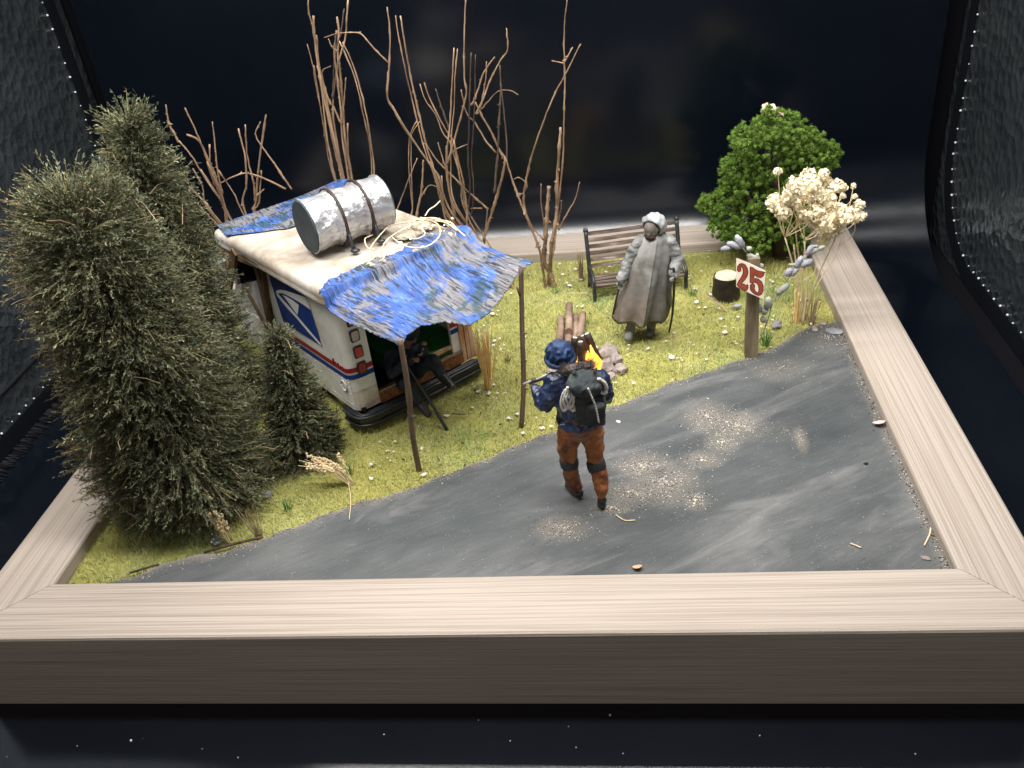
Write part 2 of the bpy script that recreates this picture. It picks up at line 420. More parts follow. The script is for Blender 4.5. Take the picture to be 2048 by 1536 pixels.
def sand():
    V = []; Fq = []; C_ = []
    oc = np.array([(1, 0, 0), (-1, 0, 0), (0, 1, 0), (0, -1, 0), (0, 0, 1), (0, 0, -1)], float)
    of = [(0, 2, 4), (2, 1, 4), (1, 3, 4), (3, 0, 4), (2, 0, 5), (1, 2, 5), (3, 1, 5), (0, 3, 5)]
    def put(x, y, r, c):
        k = len(V); s = RNG.uniform(.5, 1.3, 3) * r
        an = random.uniform(0, 6.28); ca, sa = math.cos(an), math.sin(an); z = road_z(x, y) + r * .3
        for q in oc:
            X = q[0] * s[0]; Y = q[1] * s[1]; V.append((x + X * ca - Y * sa, y + X * sa + Y * ca, z + q[2] * s[2] * .7))
        C_.extend([(c, c, c, 1)] * 6)
        Fq.extend([(k + a, k + b_, k + c_) for a, b_, c_ in of])
    for (u, v, ru, rv, n), _ in zip(SAND, SP):
        for i in range(int(n * 1.5)):
            a = random.uniform(0, 6.28); d = min(1.7, abs(random.gauss(0, .62))) * (1.0 + .25 * noise.noise(Vector((math.cos(a) * 2 + u, math.sin(a) * 2, v))))
            p = pz(u + ru * d * math.cos(a), v + rv * d * math.sin(a))
            if p.y < edge_y(p.x) and p.y > Y0 and p.x < X1: put(p.x, p.y, random.uniform(.0012, .0036), random.choice((.15, .4, .6, .8, 1.0, 1.25)))
    for i in range(4200):
        x = random.uniform(-1.5, X1); y = random.uniform(Y0, 2.1)
        if y < edge_y(x) - .01: put(x, y, random.uniform(.0007, .0022), random.choice((.06, .15, .4, .7, 1)))
    for i in range(1300):
        x = random.uniform(-1.5, X1); y = float(edge_y(x)) - abs(random.gauss(0, .03)); put(x, y, random.uniform(.0015, .0042), random.choice((.3, .6, .9)))
    for i in range(700):
        y = random.uniform(Y0, 2.05); put(X1 - abs(random.gauss(0, .018)), y, random.uniform(.0016, .005), random.choice((.1, .4, .8)))
    tag(np_obj('sand', V, Fq, M_GRAIN, colr=C_, kind='stuff'), 'pale sand and grit strewn over the grey road', 'sand')
sand()

def grass():
    n = 210000
    x = RNG.uniform(X0, X1, n); y = RNG.uniform(Y0, Y1, n)
    bare = np.array([noise.noise(Vector((a * 4.5, b_ * 4.5, 21))) + .5 * noise.noise(Vector((a * 13, b_ * 13, 5))) for a, b_ in zip(x, y)])
    keep = (y > edge_y(x) - .004 + RNG.normal(0, .006, n)) & ((bare < .42) | (RNG.random(n) < .4)); x = x[keep]; y = y[keep]; n = len(x)
    z = np.array([G - .006 + .008 * noise.noise(Vector((a * 2.2, b_ * 2.2, 0))) for a, b_ in zip(x, y)])
    tuft = np.array([noise.noise(Vector((a * 7, b_ * 7, 3))) for a, b_ in zip(x, y)])
    ln = RNG.uniform(.012, .036, n) * (1 + .7 * tuft); an = RNG.uniform(0, 2 * np.pi, n); tilt = RNG.uniform(.15, 1.25, n)
    d = np.stack([np.sin(tilt) * np.cos(an), np.sin(tilt) * np.sin(an), np.cos(tilt)], 1)
    sd = np.stack([-np.sin(an), np.cos(an), np.zeros(n)], 1); w = RNG.uniform(.0009, .0017, n)
    B0 = np.stack([x, y, z], 1)
    V = np.stack([B0 - sd * w[:, None], B0 + sd * w[:, None], B0 + d * ln[:, None]], 1).reshape(-1, 3)
    Fq = np.arange(n * 3).reshape(-1, 3)
    br = np.array([noise.noise(Vector((a * 2.6, b_ * 2.6, 9))) for a, b_ in zip(x, y)])
    k = RNG.uniform(.62, 1.12, n) + .22 * tuft
    c = np.stack([k * (1 + .12 * br), k * (1 + .02 * br), k * (1 - .25 * br), np.ones(n)], 1)
    dead = RNG.random(n) < .07; c[dead, :3] *= np.array([1.35, 1.15, 1.5])
    gr = (br < -.28) & (RNG.random(n) < .4); c[gr, :3] *= np.array([.5, .78, .6])
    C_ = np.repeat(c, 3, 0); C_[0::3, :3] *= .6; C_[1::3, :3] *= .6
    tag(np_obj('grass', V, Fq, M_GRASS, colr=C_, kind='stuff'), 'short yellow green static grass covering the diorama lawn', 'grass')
grass()
def scatter():
    b = MB()
    for i in range(900):
        x = random.uniform(-.6, X1); y = random.uniform(.9, Y1)
        if y < edge_y(x) + .01: continue
        if noise.noise(Vector((x * 3, y * 3, 8))) < random.uniform(-.2, .35): continue
        r = random.choice((.003, .004, .005, .006, .008, .010)); 
        b.blob((x, y, gz(x, y) + .014 + r * .3), (r * random.uniform(.7, 1.8), r, r * .35), 1, .9, 2, i, Matrix.Rotation(random.uniform(0, 6), 3, 'Z'))
    tag(obj('flakes', b, M_FLAKE), 'tiny pale flakes sprinkled over the lawn', 'flakes', kind='stuff')
    b = MB()
    for i in range(300):
        x = random.uniform(-1.3, X1); y = random.uniform(.4, Y1)
        if y < edge_y(x): continue
        r = random.uniform(.002, .005); b.blob((x, y, gz(x, y) + .014), (r * random.uniform(1, 2.4), r, r), 1, .5, 2, i, Matrix.Rotation(random.uniform(0, 6), 3, 'Z'))
    tag(obj('soil_crumbs', b, M_CRUMB), 'dark soil crumbs between the grass blades', 'crumbs', kind='stuff')
scatter()

# ------------------------------------------------------------------ mail truck
T0 = Vector((-.686, 1.325, 0)); TA = math.radians(43.3)
TV = Vector((math.cos(TA), math.sin(TA), 0)); TU = Vector((-math.sin(TA), math.cos(TA), 0)); PITCH = .05
def L(s, w, z): return T0 + TU * s + TV * w + Vector((0, 0, z - PITCH * s))
def Lbox(m, s0, s1, w0, w1, z0, z1):
    P = [L(s, w, z) for z in (z0, z1) for s, w in ((s0, w0), (s1, w0), (s1, w1), (s0, w1))]
    m.add(P, [[0, 1, 2, 3], [7, 6, 5, 4], [4, 5, 1, 0], [5, 6, 2, 1], [6, 7, 3, 2], [7, 4, 0, 3]]); return m
M_TWHITE = mat('weathered_white_paint', (.46, .42, .34), (.72, .71, .67), (.80, .79, .76), scale=5, rough=.5, bump=.06, bscale=60, detail=8, pos=(.25, .5))
M_TROOF = mat('dusty_roof_paint', (.25, .195, .14), (.42, .375, .315), (.51, .48, .435), scale=6, rough=.75, bump=.15, bscale=70, detail=8, pos=(.28, .52))
M_RUSTW = mat('rust_stained_white', (.20, .10, .05), (.60, .52, .42), (.74, .70, .63), scale=13, rough=.65, bump=.15, bscale=60, detail=7, pos=(.30, .50))
M_RUST = mat('rusty_tread_plate', (.12, .05, .02), (.34, .15, .06), (.52, .30, .15), scale=50, rough=.6, bump=.9, bscale=45, metal=.2)
M_TAN = mat('peeling_tan_post', (.30, .14, .06), (.62, .42, .28), (.78, .66, .54), scale=10, rough=.7, stretch=(1, 1, .4), bump=.2, bscale=40)
M_RED = mat('postal_red', (.24, .010, .015), (.34, .015, .022), scale=20, rough=.45)
M_BLUE = mat('postal_blue', (.010, .035, .17), (.016, .052, .26), scale=12, rough=.7, spec=.15)
M_DECAL = mat('decal_white', (.74, .74, .72), (.80, .80, .78), scale=10, rough=.5)
M_BLACK = mat('black_rubber', (.012, .013, .016), (.03, .032, .038), scale=20, rough=.42, spec=.5)
M_GREEN = mat('green_bunk_paint', (.02, .15, .03), (.045, .28, .07), scale=6, rough=.6)
M_INNER = mat('dark_interior', (.012, .014, .018), (.03, .03, .035), scale=8, rough=.8)
M_LENSR = mat('red_lens', (.45, .03, .02), (.55, .06, .035), scale=40, rough=.25, spec=.6)
M_LENSD = mat('dark_red_lens', (.22, .008, .015), (.30, .012, .02), scale=40, rough=.25, spec=.6)
M_LENSW = mat('clear_lens', (.45, .36, .36), (.6, .52, .5), scale=40, rough=.25, spec=.6)
M_PLANK = mat('weathered_plank', (.10, .055, .025), (.30, .18, .085), (.50, .36, .20), scale=9, rough=.75, bump=.4, bscale=30, stretch=(1, 1, .3))
M_PLANKD = mat('dark_plank', (.06, .035, .018), (.17, .10, .05), scale=9, rough=.75, bump=.4, bscale=30)
M_PLASTIC = mat('foggy_plastic', (.50, .52, .52), (.66, .67, .66), scale=6, rough=.35, bump=.5, bscale=14, spec=.5, alpha=.78)
M_GLASS = mat('grimy_glass', (.02, .025, .03), (.06, .065, .07), scale=4, rough=.15, spec=.6)
M_STEEL = mat('steel_rim', (.22, .22, .22), (.4, .39, .37), scale=20, rough=.4, metal=.6)

tk = thing('mail_truck', L(.5, .35, 0) * 1 + Vector((0, 0, G - L(.5, .35, 0).z)), 'derelict white mail truck with blue and red stripes, parked on the lawn', 'truck')
TW = .70; ZB, ZT = .42, 1.022
def arc_path(w_sign=1):
    """outer footprint from the front of the left wall round the rear-left corner"""
    P = [(.77, 0.), (.5, 0.), (.25, 0.), (.05, 0.)]; r = .045
    for a in np.linspace(0, math.pi / 2, 7)[1:]: P.append((.05 - r * math.sin(a) , r - r * math.cos(a)))
    P[-1] = (.005, .045)
    P += [(.0, .07), (.0, .125)]
    return P
PATH = arc_path()
def mirror(P): return [(s, TW - w) for s, w in P]
def cshell(path, z0, z1, th=.016, zslices=1):
    m = MB(); inn = []
    for i, (s, w) in enumerate(path):
        a = Vector((*path[max(i - 1, 0)], 0)); b_ = Vector((*path[min(i + 1, len(path) - 1)], 0)); t = (b_ - a).normalized(); n = Vector((t.y, -t.x, 0))
        c = Vector((.4, .35, 0)) - Vector((s, w, 0)); n = n if n.dot(c) > 0 else -n
        inn.append((s + n.x * th, w + n.y * th))
    n = len(path); vs_ = []
    for z in (z0, z1): vs_ += [L(s, w, z) for s, w in path] + [L(s, w, z) for s, w in inn]
    f = []
    for i in range(n - 1):
        f += [[i, i + 1, 2 * n + i + 1, 2 * n + i], [n + i, 3 * n + i, 3 * n + i + 1, n + i + 1], [i, n + i, n + i + 1, i + 1], [2 * n + i, 2 * n + i + 1, 3 * n + i + 1, 3 * n + i]]
    f += [[0, 2 * n, 3 * n, n], [n - 1, 2 * n - 1, 4 * n - 1, 3 * n - 1]]
    return m.add(vs_, f)
def ribbon(path, z0, z1, off=.003):
    m = MB(); out = []
    for i, (s, w) in enumerate(path):
        a = Vector((*path[max(i - 1, 0)], 0)); b_ = Vector((*path[min(i + 1, len(path) - 1)], 0)); t = (b_ - a).normalized(); n = Vector((t.y, -t.x, 0))
        c = Vector((.4, .35, 0)) - Vector((s, w, 0)); n = -n if n.dot(c) > 0 else n
        out.append((s + n.x * off, w + n.y * off))
    n = len(out); vs_ = [L(s, w, z0) for s, w in out] + [L(s, w, z1) for s, w in out]
    return m.add(vs_, [[i, i + 1, n + i + 1, n + i] for i in range(n - 1)])
side = obj('side_wall', cshell(PATH, ZB, ZT), M_TWHITE, tk, smooth=False, label='white left side with blue emblem and stripes')
obj('side_wall', cshell(mirror(PATH), ZB, ZT), M_TWHITE, tk)
obj('stripe', ribbon(PATH, .634, .660), M_RED, side, label='dark red stripe'); obj('stripe', ribbon(PATH, .598, .623), M_BLUE, side, label='blue stripe')
obj('stripe', ribbon(mirror(PATH), .634, .660), M_RED, tk); obj('stripe', ribbon(mirror(PATH), .598, .623), M_BLUE, tk)
# stains at the foot of the rear post
obj('rust_patch', ribbon([(.028, .004), (.012, .018), (.002, .045), (.0, .07), (.0, .124)], .421, .53, .0022), M_RUSTW, side)
# emblem traced on the side plane
def sidep(u, v, off): return pp(u, v, L(0, -off, 0), TV)
def o2(x, y): return (500 + x / 4.0425, 520 + y / 4.0425)
def flat_poly(pts, off): return MB().add([sidep(*o2(x, y), off) for x, y in pts], [list(range(len(pts)))])
em = obj('emblem', flat_poly([(148, 113), (300, 205), (450, 298), (490, 405), (545, 575), (580, 697), (425, 600), (270, 500), (205, 300)], .003), M_BLUE, side, label='blue emblem with a white eagle head')
obj('eagle_head', flat_poly([(208, 262), (216, 246), (240, 240), (285, 246), (335, 262), (445, 299), (470, 350), (492, 406), (430, 360), (350, 312), (300, 285), (262, 268), (240, 268), (222, 275)], .0052), M_DECAL, em)
obj('eagle_head', flat_poly([(262, 282), (300, 298), (345, 325), (394, 364), (390, 405), (383, 446), (340, 385), (300, 330)], .0052), M_DECAL, em)
obj('eagle_head', flat_poly([(214, 270), (232, 278), (262, 315), (320, 378), (390, 462), (480, 568), (572, 676), (579, 695), (560, 682), (470, 582), (375, 470), (300, 390), (235, 310), (218, 290)], .0052), M_DECAL, em)
m = MB()
for i, (x, y) in enumerate([(672, 812), (690, 835), (712, 850), (730, 868), (748, 880)]):
    c = sidep(*o2(x, y), .0045); m.box(c, (.006, .006, .016 if i % 2 else .024), Matrix.Rotation(TA + math.pi / 2, 3, 'Z'))
obj('marking', m, M_RED, side)
m = MB()
for k in range(30):
    s = .03 + k * .024
    for z in (.582, .452): m.blob(L(s, -.001, z), .0034, 1)
for k in range(8): m.blob(L(.03, -.001, .46 + k * .02), .003, 1)
obj('rivet_row', m, M_TWHITE, side, kind='stuff')
m = MB(); m.tube([L(.09 + .026 * math.cos(a), -.004, .545 + .028 * math.sin(a)) for a in np.linspace(0, 2 * math.pi, 20)], .0035, 6)
m.prism([L(.09 + .024 * math.cos(a), 0, .545 + .026 * math.sin(a)) for a in np.linspace(0, 2 * math.pi, 19)[:-1]], -TV * .003)
obj('fuel_flap', m, M_TWHITE, side, smooth=True)
# front end of the box and cab
obj('cab_wall', Lbox(MB(), .77, 1.22, .0, .016, ZB, .60), M_TWHITE, tk); obj('cab_wall', Lbox(MB(), .77, 1.22, TW - .016, TW, ZB, ZT), M_TWHITE, tk)
m = MB(); Lbox(m, .75, .765, .02, TW - .02, ZB, .995); obj('bulkhead', m, M_INNER, tk)
m = MB(); m.add([L(1.235, .03, .995), L(1.235, TW - .03, .995), L(1.28, TW - .03, .68), L(1.28, .03, .68)], [[0, 1, 2, 3]]); obj('windscreen', m, M_GLASS, tk)
for w in (.02, TW - .02): obj('windscreen_post', MB().tube([L(1.235, w, .995), L(1.28, w, .68)], .016, 6), M_TWHITE, tk)
m = MB(); P = [(1.22, .40), (1.22, .70), (1.30, .68), (1.42, .62), (1.46, .56), (1.46, .40)]
m.prism([L(s, .03, z) for s, z in P], TV * (TW - .06)); obj('bonnet', m, M_TWHITE, tk)
for w in (.12, TW - .12):
    m = MB(); c = L(1.462, w, .52); m.tube([c, c + TU * .008], .04, 14); obj('headlight', m, M_LENSW, tk)
m = MB(); Lbox(m, .0, .75, .02, TW - .02, .42, .435); obj('cargo_floor', m, M_INNER, tk)
# cargo bay bunk
m = MB(); Lbox(m, .02, .70, .30, .66, .43, .53); obj('bunk', m, M_GREEN, tk, label='green painted bunk in the cargo bay')
m = MB(); Lbox(m, .004, .0195, .30, .615, .515, .535); obj('bunk_edge', m, M_TAN, tk)
m = MB(); Lbox(m, .035, .45, .125, .14, .60, .90); obj('inner_panel', m, M_GREEN, tk)
# tread plate, post, bumper
m = MB(); Lbox(m, -.012, .016, .126, .625, .418, .488); obj('tread_plate', m, M_RUST, tk)
m = MB(); Lbox(m, -.016, -.012, .126, .625, .482, .492); obj('sill_trim', m, M_STEEL, tk)
for a, b_ in ((.622, .648), (.652, .674), (.678, .702)):
    m = MB(); Lbox(m, -.007 - random.uniform(0, .004), .018, a, b_, .418, .97); obj('rear_post', m, M_TAN, tk)
def bumper_path(k): 
    return [(.10, -.028 - k), (.02, -.03 - k), (-.03, -.018 - k * .8), (-.055 - k * .7, .02 - k * .4), (-.062 - k, .08), (-.062 - k, .35), (-.062 - k, .62), (-.055 - k * .7, .70 + k * .4), (-.03, .735 + k * .8), (.02, .745 + k)]
m = MB(); pb = bumper_path(0); n = len(pb); pi_ = [(s + .05 if i > 2 and i < 8 else s, w + (.03 if w < .35 else -.03)) for i, (s, w) in enumerate(pb)]
vs_ = [L(s, w, z) for z in (.345, .412) for P in (pb, pi_) for s, w in P]; f = []
for i in range(n - 1):
    f += [[i, i + 1, 2 * n + i + 1, 2 * n + i], [2 * n + i, 2 * n + i + 1, 3 * n + i + 1, 3 * n + i], [i, n + i, n + i + 1, i + 1]]
m.add(vs_, f); bump = obj('rear_bumper', m, M_BLACK, tk, smooth=False)
for k, z in ((.004, .408), (-.012, .414), (-.028, .414), (.004, .365)):
    m = MB(); m.tube([L(s, w, z) for s, w in bumper_path(k)], .0065, 6); obj('bumper_rib', m, M_BLACK, bump, smooth=True)
# tail lights
for w, names in ((.067, (M_LENSD, M_LENSR, M_LENSW, M_LENSR)), (TW - .045, (M_LENSD, M_LENSR, M_LENSW, M_LENSR))):
    for z, ml in zip((.650, .736, .823, .905), names):
        def rr(hw, hz, s):
            P = []
            for cx, cz, a0 in ((1, 1, 0), (-1, 1, 90), (-1, -1, 180), (1, -1, 270)):
                for a in (0, 45, 90): P.append(L(s, w + cx * (hw - .008) + .008 * math.cos(math.radians(a0 + a)), z + cz * (hz - .008) + .008 * math.sin(math.radians(a0 + a))))
            return P
        m = MB(); m.prism(rr(.024, .031, .0), -TU * .006); tl = obj('tail_light', m, M_BLACK, tk)
        m = MB(); m.prism(rr(.0175, .0245, -.0061), -TU * .004); obj('lens', m, ml, tl)
# wheels
for s in (.22, 1.2):
    for w in (.02, TW - .02):
        c = L(s, w, .0); c.z = G + .095; d = TV * (.05 if w < .3 else -.05)
        m = MB(); m.tube([c, c + d * .1, c + d * .9, c + d], [.08, .097, .097, .08], 24); tw = obj('wheel', m, M_BLACK, tk)
        m = MB(); m.tube([c - d * .04, c + d * .05], [.05, .055], 20); obj('rim', m, M_STEEL, tw)
m = MB(); Lbox(m, .05, 1.3, .06, TW - .06, .37, .415); obj('chassis', m, M_BLACK, tk)
# roof
def roof():
    m = MB(); s0, s1, w0, w1, r = -.03, 1.275, -.05, .75, .05; V = []
    ring = []
    for cs, cw, a0 in ((s1 - r, w1 - r, 0), (s0 + r, w1 - r, 90), (s0 + r, w0 + r, 180), (s1 - r, w0 + r, 270)):
        for a in np.linspace(0, 90, 6): ring.append((cs, cw, math.radians(a0 + a)))
    levels = [(-.016, 1.016), (-.002, 1.018), (.005, 1.028), (-.001, 1.034), (.004, 1.058), (.0, 1.078), (-.010, 1.092), (-.03, 1.099)]
    n = len(ring)
    for off, z in levels:
        for cs, cw, a in ring: V.append(L(cs + (r + off - .01) * math.cos(a), cw + (r + off - .01) * math.sin(a), z))
    f = [[k * n + i, k * n + (i + 1) % n, (k + 1) * n + (i + 1) % n, (k + 1) * n + i] for k in range(len(levels) - 1) for i in range(n)]
    f.append([(len(levels) - 1) * n + i for i in range(n)]); f.append(list(range(n))[::-1])
    m.add(V, f); o = obj('roof', m, M_TROOF, tk, smooth=True); 
    o.data.polygons.foreach_set('use_smooth', [len(p.vertices) == 4 for p in o.data.polygons])
roof()
# boarded cab opening: planks and foggy sheet
def plank(pts, wd_, th, m_):
    a, b_ = pts; t = (b_ - a).normalized(); n = TV; c = t.cross(n).normalized(); m = MB(); k = 6; vs_ = []
    for i in range(k):
        q = a.lerp(b_, i / (k - 1)) + c * random.uniform(-.002, .002); w_ = wd_ * random.uniform(.88, 1.05) / 2
        vs_ += [q - c * w_ - n * th / 2, q + c * w_ - n * th / 2, q + c * w_ + n * th / 2, q - c * w_ + n * th / 2]
    f = [[i * 4 + j, i * 4 + (j + 1) % 4, i * 4 + 4 + (j + 1) % 4, i * 4 + 4 + j] for i in range(k - 1) for j in range(4)] + [[3, 2, 1, 0], [k * 4 - 4 + j for j in range(4)]]
    m.add(vs_, f); return obj('plank', m, m_, tk)
plank((sidep(465, 507, .03), sidep(521, 527, .025)), .05, .03, M_PLANK)
plank((sidep(513, 528, .018), sidep(543, 655, .015)), .045, .022, M_PLANKD)
plank((sidep(526, 535, .010), sidep(548, 690, .008)), .02, .03, M_PLANKD)
plank((sidep(470, 503, .045), sidep(457, 578, .05)), .05, .02, M_PLANKD)
plank((sidep(490, 575, .03), sidep(537, 660, .02)), .026, .012, M_PLANK)
plank((sidep(437, 480, .03), sidep(458, 540, .035)), .06, .012, M_TAN)
def wsheet(name, P, m_, amp=.01, n=14, parent=None, seed=0):
    a, b_, c, d = P; m = MB(); vs_ = []
    for i in range(n):
        for j in range(n):
            s, t = i / (n - 1), j / (n - 1); q = a.lerp(b_, s).lerp(d.lerp(c, s), t)
            q = q + TV * amp * noise.noise(Vector((s * 4 + seed, t * 4, seed))); vs_.append(q)
    m.add(vs_, [[i * n + j, (i + 1) * n + j, (i + 1) * n + j + 1, i * n + j + 1] for i in range(n - 1) for j in range(n - 1)])
    return obj(name, m, m_, parent, smooth=True)
wsheet('plastic_sheet', (sidep(470, 570, -.01), sidep(520, 560, -.012), sidep(548, 720, -.004), sidep(490, 740, .02)), M_PLASTIC, .03, parent=tk, seed=1)
wsheet('plastic_sheet', (sidep(418, 500, .05), sidep(452, 520, .04), sidep(455, 580, .04), sidep(425, 570, .07)), M_PLASTIC, .05, parent=tk, seed=5)
m = MB(); m.tube([sidep(429, 470, .04), sidep(415, 475, .07), sidep(400, 483, .09)], [.008, .009, .012], 8); obj('mirror_arm', m, M_BLACK, tk, smooth=True)
m = MB(); m.blob(sidep(398, 500, .09), (.02, .012, .03), 2); obj('mirror', m, M_STEEL, tk, smooth=True)

# ------------------------------------------------------------------ tarpaulins
def tarp_mat():
    m = bpy.data.materials.new('painted_paper_tarp'); m.use_nodes = True; nt = m.node_tree; N = nt.nodes; Lk = nt.links; b = N['Principled BSDF']
    b.inputs['Roughness'].default_value = .5; b.inputs['Specular IOR Level'].default_value = .35
    uv = N.new('ShaderNodeAttribute'); uv.attribute_name = 'Col'
    def nz(scale, st, detail=5, rough=.6, dist=0.):
        mp = N.new('ShaderNodeMapping'); mp.inputs['Scale'].default_value = st; Lk.new(uv.outputs['Vector'], mp.inputs[0])
        n = N.new('ShaderNodeTexNoise'); n.inputs['Scale'].default_value = scale; n.inputs['Detail'].default_value = detail
        n.inputs['Roughness'].default_value = rough; n.inputs['Distortion'].default_value = dist; Lk.new(mp.outputs[0], n.inputs['Vector']); return n.outputs['Fac']
    def ramp(fac, stops):
        c = N.new('ShaderNodeValToRGB'); e = c.color_ramp.elements
        e[0].position, e[0].color = stops[0][0], (*stops[0][1], 1); e[1].position, e[1].color = stops[-1][0], (*stops[-1][1], 1)
        for p, cc in stops[1:-1]: x = e.new(p); x.color = (*cc, 1)
        Lk.new(fac, c.inputs[0]); return c.outputs[0]
    def mix(f, a, c2, mode='MIX'):
        x = N.new('ShaderNodeMix'); x.data_type = 'RGBA'; x.blend_type = mode
        if isinstance(f, float): x.inputs[0].default_value = f
        else: Lk.new(f, x.inputs[0])
        Lk.new(a, x.inputs[6])
        if isinstance(c2, tuple): x.inputs[7].default_value = (*c2, 1)
        else: Lk.new(c2, x.inputs[7])
        return x.outputs[2]
    c = ramp(nz(3, (2.2, 1, 1), 5), [(.3, (.024, .066, .26)), (.5, (.045, .115, .40)), (.7, (.11, .21, .50))])
    f = ramp(nz(2.6, (1.5, .9, 1), 5, .65, .4), [(.47, (0, 0, 0)), (.53, (.9, .9, .9))]); c = mix(f, c, (.20, .185, .172))
    f = ramp(nz(3.4, (1.4, .8, 2), 6, .7, .5), [(.53, (0, 0, 0)), (.59, (.85, .85, .85))]); c = mix(f, c, (.028, .065, .068))
    f = ramp(nz(6, (5, 1, 1), 6, .7), [(.60, (0, 0, 0)), (.72, (.6, .6, .6))]); c = mix(f, c, (.22, .42, .50))
    f = ramp(nz(5, (15, 1.0, 1), 3, .5, 1.2), [(.545, (0, 0, 0)), (.585, (.9, .9, .9))]); c = mix(f, c, (.022, .03, .042))
    f = ramp(nz(5, (22, 1.4, 3), 3, .5, 1.0), [(.62, (0, 0, 0)), (.68, (.35, .35, .35))]); c = mix(f, c, (.55, .58, .62))  # whitish highlights along the wrinkles, painted into the colour
    Lk.new(c, b.inputs['Base Color'])
    bp = N.new('ShaderNodeBump'); bp.inputs['Strength'].default_value = .8; bp.inputs['Distance'].default_value = .012
    Lk.new(nz(6, (18, 1.3, 1), 6, .65, .5), bp.inputs['Height']); Lk.new(bp.outputs[0], b.inputs['Normal'])
    return m
M_TARP = tarp_mat()
def curve(P, n):
    """catmull-rom through P, n samples by length"""
    P = [Vector(p) for p in P]; out = []
    Q = [P[0] * 2 - P[1]] + P + [P[-1] * 2 - P[-2]]
    for i in range(1, len(Q) - 2):
        for t in np.linspace(0, 1, 16, endpoint=False):
            a, b_, c, d = Q[i - 1:i + 3]
            out.append(.5 * ((2 * b_) + (c - a) * t + (2 * a - 5 * b_ + 4 * c - d) * t * t + (3 * b_ - a - 3 * c + d) * t ** 3))
    out.append(P[-1]); d = [0]
    for i in range(1, len(out)): d.append(d[-1] + (out[i] - out[i - 1]).length)
    res = []; j = 0
    for k in range(n):
        t = d[-1] * k / (n - 1)
        while j < len(d) - 2 and d[j + 1] < t: j += 1
        res.append(out[j].lerp(out[j + 1], min(1, (t - d[j]) / max(1e-9, d[j + 1] - d[j]))))
    return res
def patch(name, top, bot, left, right, ns, nt_, amp, label, parent=None, th=.004, seed=0):
    T, B_, Lf, Rt = curve(top, ns), curve(bot, ns), curve(left, nt_), curve(right, nt_); V = []; C_ = []
    for j in range(nt_):
        t = j / (nt_ - 1)
        for i in range(ns):
            s = i / (ns - 1)
            p = T[i] * (1 - t) + B_[i] * t + Lf[j] * (1 - s) + Rt[j] * s - (T[0] * (1 - s) * (1 - t) + T[-1] * s * (1 - t) + B_[0] * (1 - s) * t + B_[-1] * s * t)
            k = amp * (noise.noise(Vector((s * 26 + t * 3, t * 2.5, seed))) + .6 * noise.noise(Vector((s * 60 + t * 5, t * 4, seed + 3))) + .35 * noise.noise(Vector((s * 110, t * 14, seed + 7))))
            rag = .006 * noise.noise(Vector((s * 40, t * 40, 9)))
            p = p + Vector((0, 0, k)) + Vector((rag, rag, 0)) * (1 if i in (0, ns - 1) or j in (0, nt_ - 1) else 0)
            q = p - T0; ss, ww = q.dot(TU), q.dot(TV); over = min(ss + .03, ww + .05, .75 - ww)
            if over > -.02: p.z = max(p.z, 1.101 - PITCH * ss + .007 + .5 * k + min(0, over) * 1.5)
            V.append(p); C_.append((s + seed * .37, t, seed, 1))
    n = len(V); f = [[j * ns + i, (j + 1) * ns + i, (j + 1) * ns + i + 1, j * ns + i + 1] for j in range(nt_ - 1) for i in range(ns - 1)]
    m = MB(); low = [v - Vector((0, 0, th)) for v in V]; m.add(V + low, f + [[n + q for q in reversed(g)] for g in f])
    b_ = [j * ns for j in range(nt_)] + [(nt_ - 1) * ns + i for i in range(1, ns)] + [j * ns + ns - 1 for j in range(nt_ - 2, -1, -1)] + [i for i in range(ns - 2, 0, -1)]
    m.f += [[b_[i], n + b_[i], n + b_[(i + 1) % len(b_)], b_[(i + 1) % len(b_)]] for i in range(len(b_))]
    m.c = C_ + C_
    o = obj(name, m, M_TARP, parent, loc=None if parent else V[0], smooth=True)
    if label: tag(o, label, 'tarpaulin')
    return o
A3 = L(-.02, -.058, 1.085); B3 = pz(801, 690, .975); C3 = pz(1058, 526, 1.08); ZT_ = 1.118; ZR = 1.112
D3 = L(.0, .735, 1.108)
nBC = (C3 - B3).cross(Vector((0, 0, 1))).normalized(); nAB = (B3 - A3).cross(Vector((0, 0, 1))).normalized(); nDC = (C3 - D3).cross(Vector((0, 0, 1))).normalized()
bot = [pp(u, v, B3, nBC) for u, v in ((801, 692), (815, 672), (835, 655), (860, 647), (895, 645), (930, 648), (965, 634), (1003, 597), (1035, 548), (1066, 522))]
left = [A3 + Vector((0, 0, -.02)), A3.lerp(B3, .12) + Vector((0, 0, -.055)), A3.lerp(B3, .4) + Vector((0, 0, -.045)), A3.lerp(B3, .75) + Vector((0, 0, -.015)), bot[0]]
right = [pz(908, 452, ZT_), L(-.035, .752, 1.125), D3.lerp(C3, .35) + Vector((0, 0, -.02)), D3.lerp(C3, .7) + Vector((0, 0, -.01)), bot[-1]]
top = [left[0], pz(650, 566, ZT_), pz(700, 540, ZT_), pz(748, 518, ZT_), pz(798, 503, ZT_), pz(832, 474, ZT_), pz(868, 463, ZT_), right[0]]
patch('tarpaulin', top, bot, left, right, 260, 120, .010, 'crinkled blue awning stretched from the truck roof onto two stick poles')
def rfz(u, v):
    s = 1.
    for _ in range(6): p = pz(u, v, 1.109 - PITCH * s); s = (p - T0).dot(TU)
    return p
fr_top = [rfz(434, 450), L(1.27, .2, 1.110), L(1.27, .5, 1.110), rfz(683, 356)]
fr_bot = [rfz(452, 471), rfz(500, 465), rfz(545, 459), rfz(588, 452), rfz(640, 425), rfz(700, 395), rfz(722, 372)]
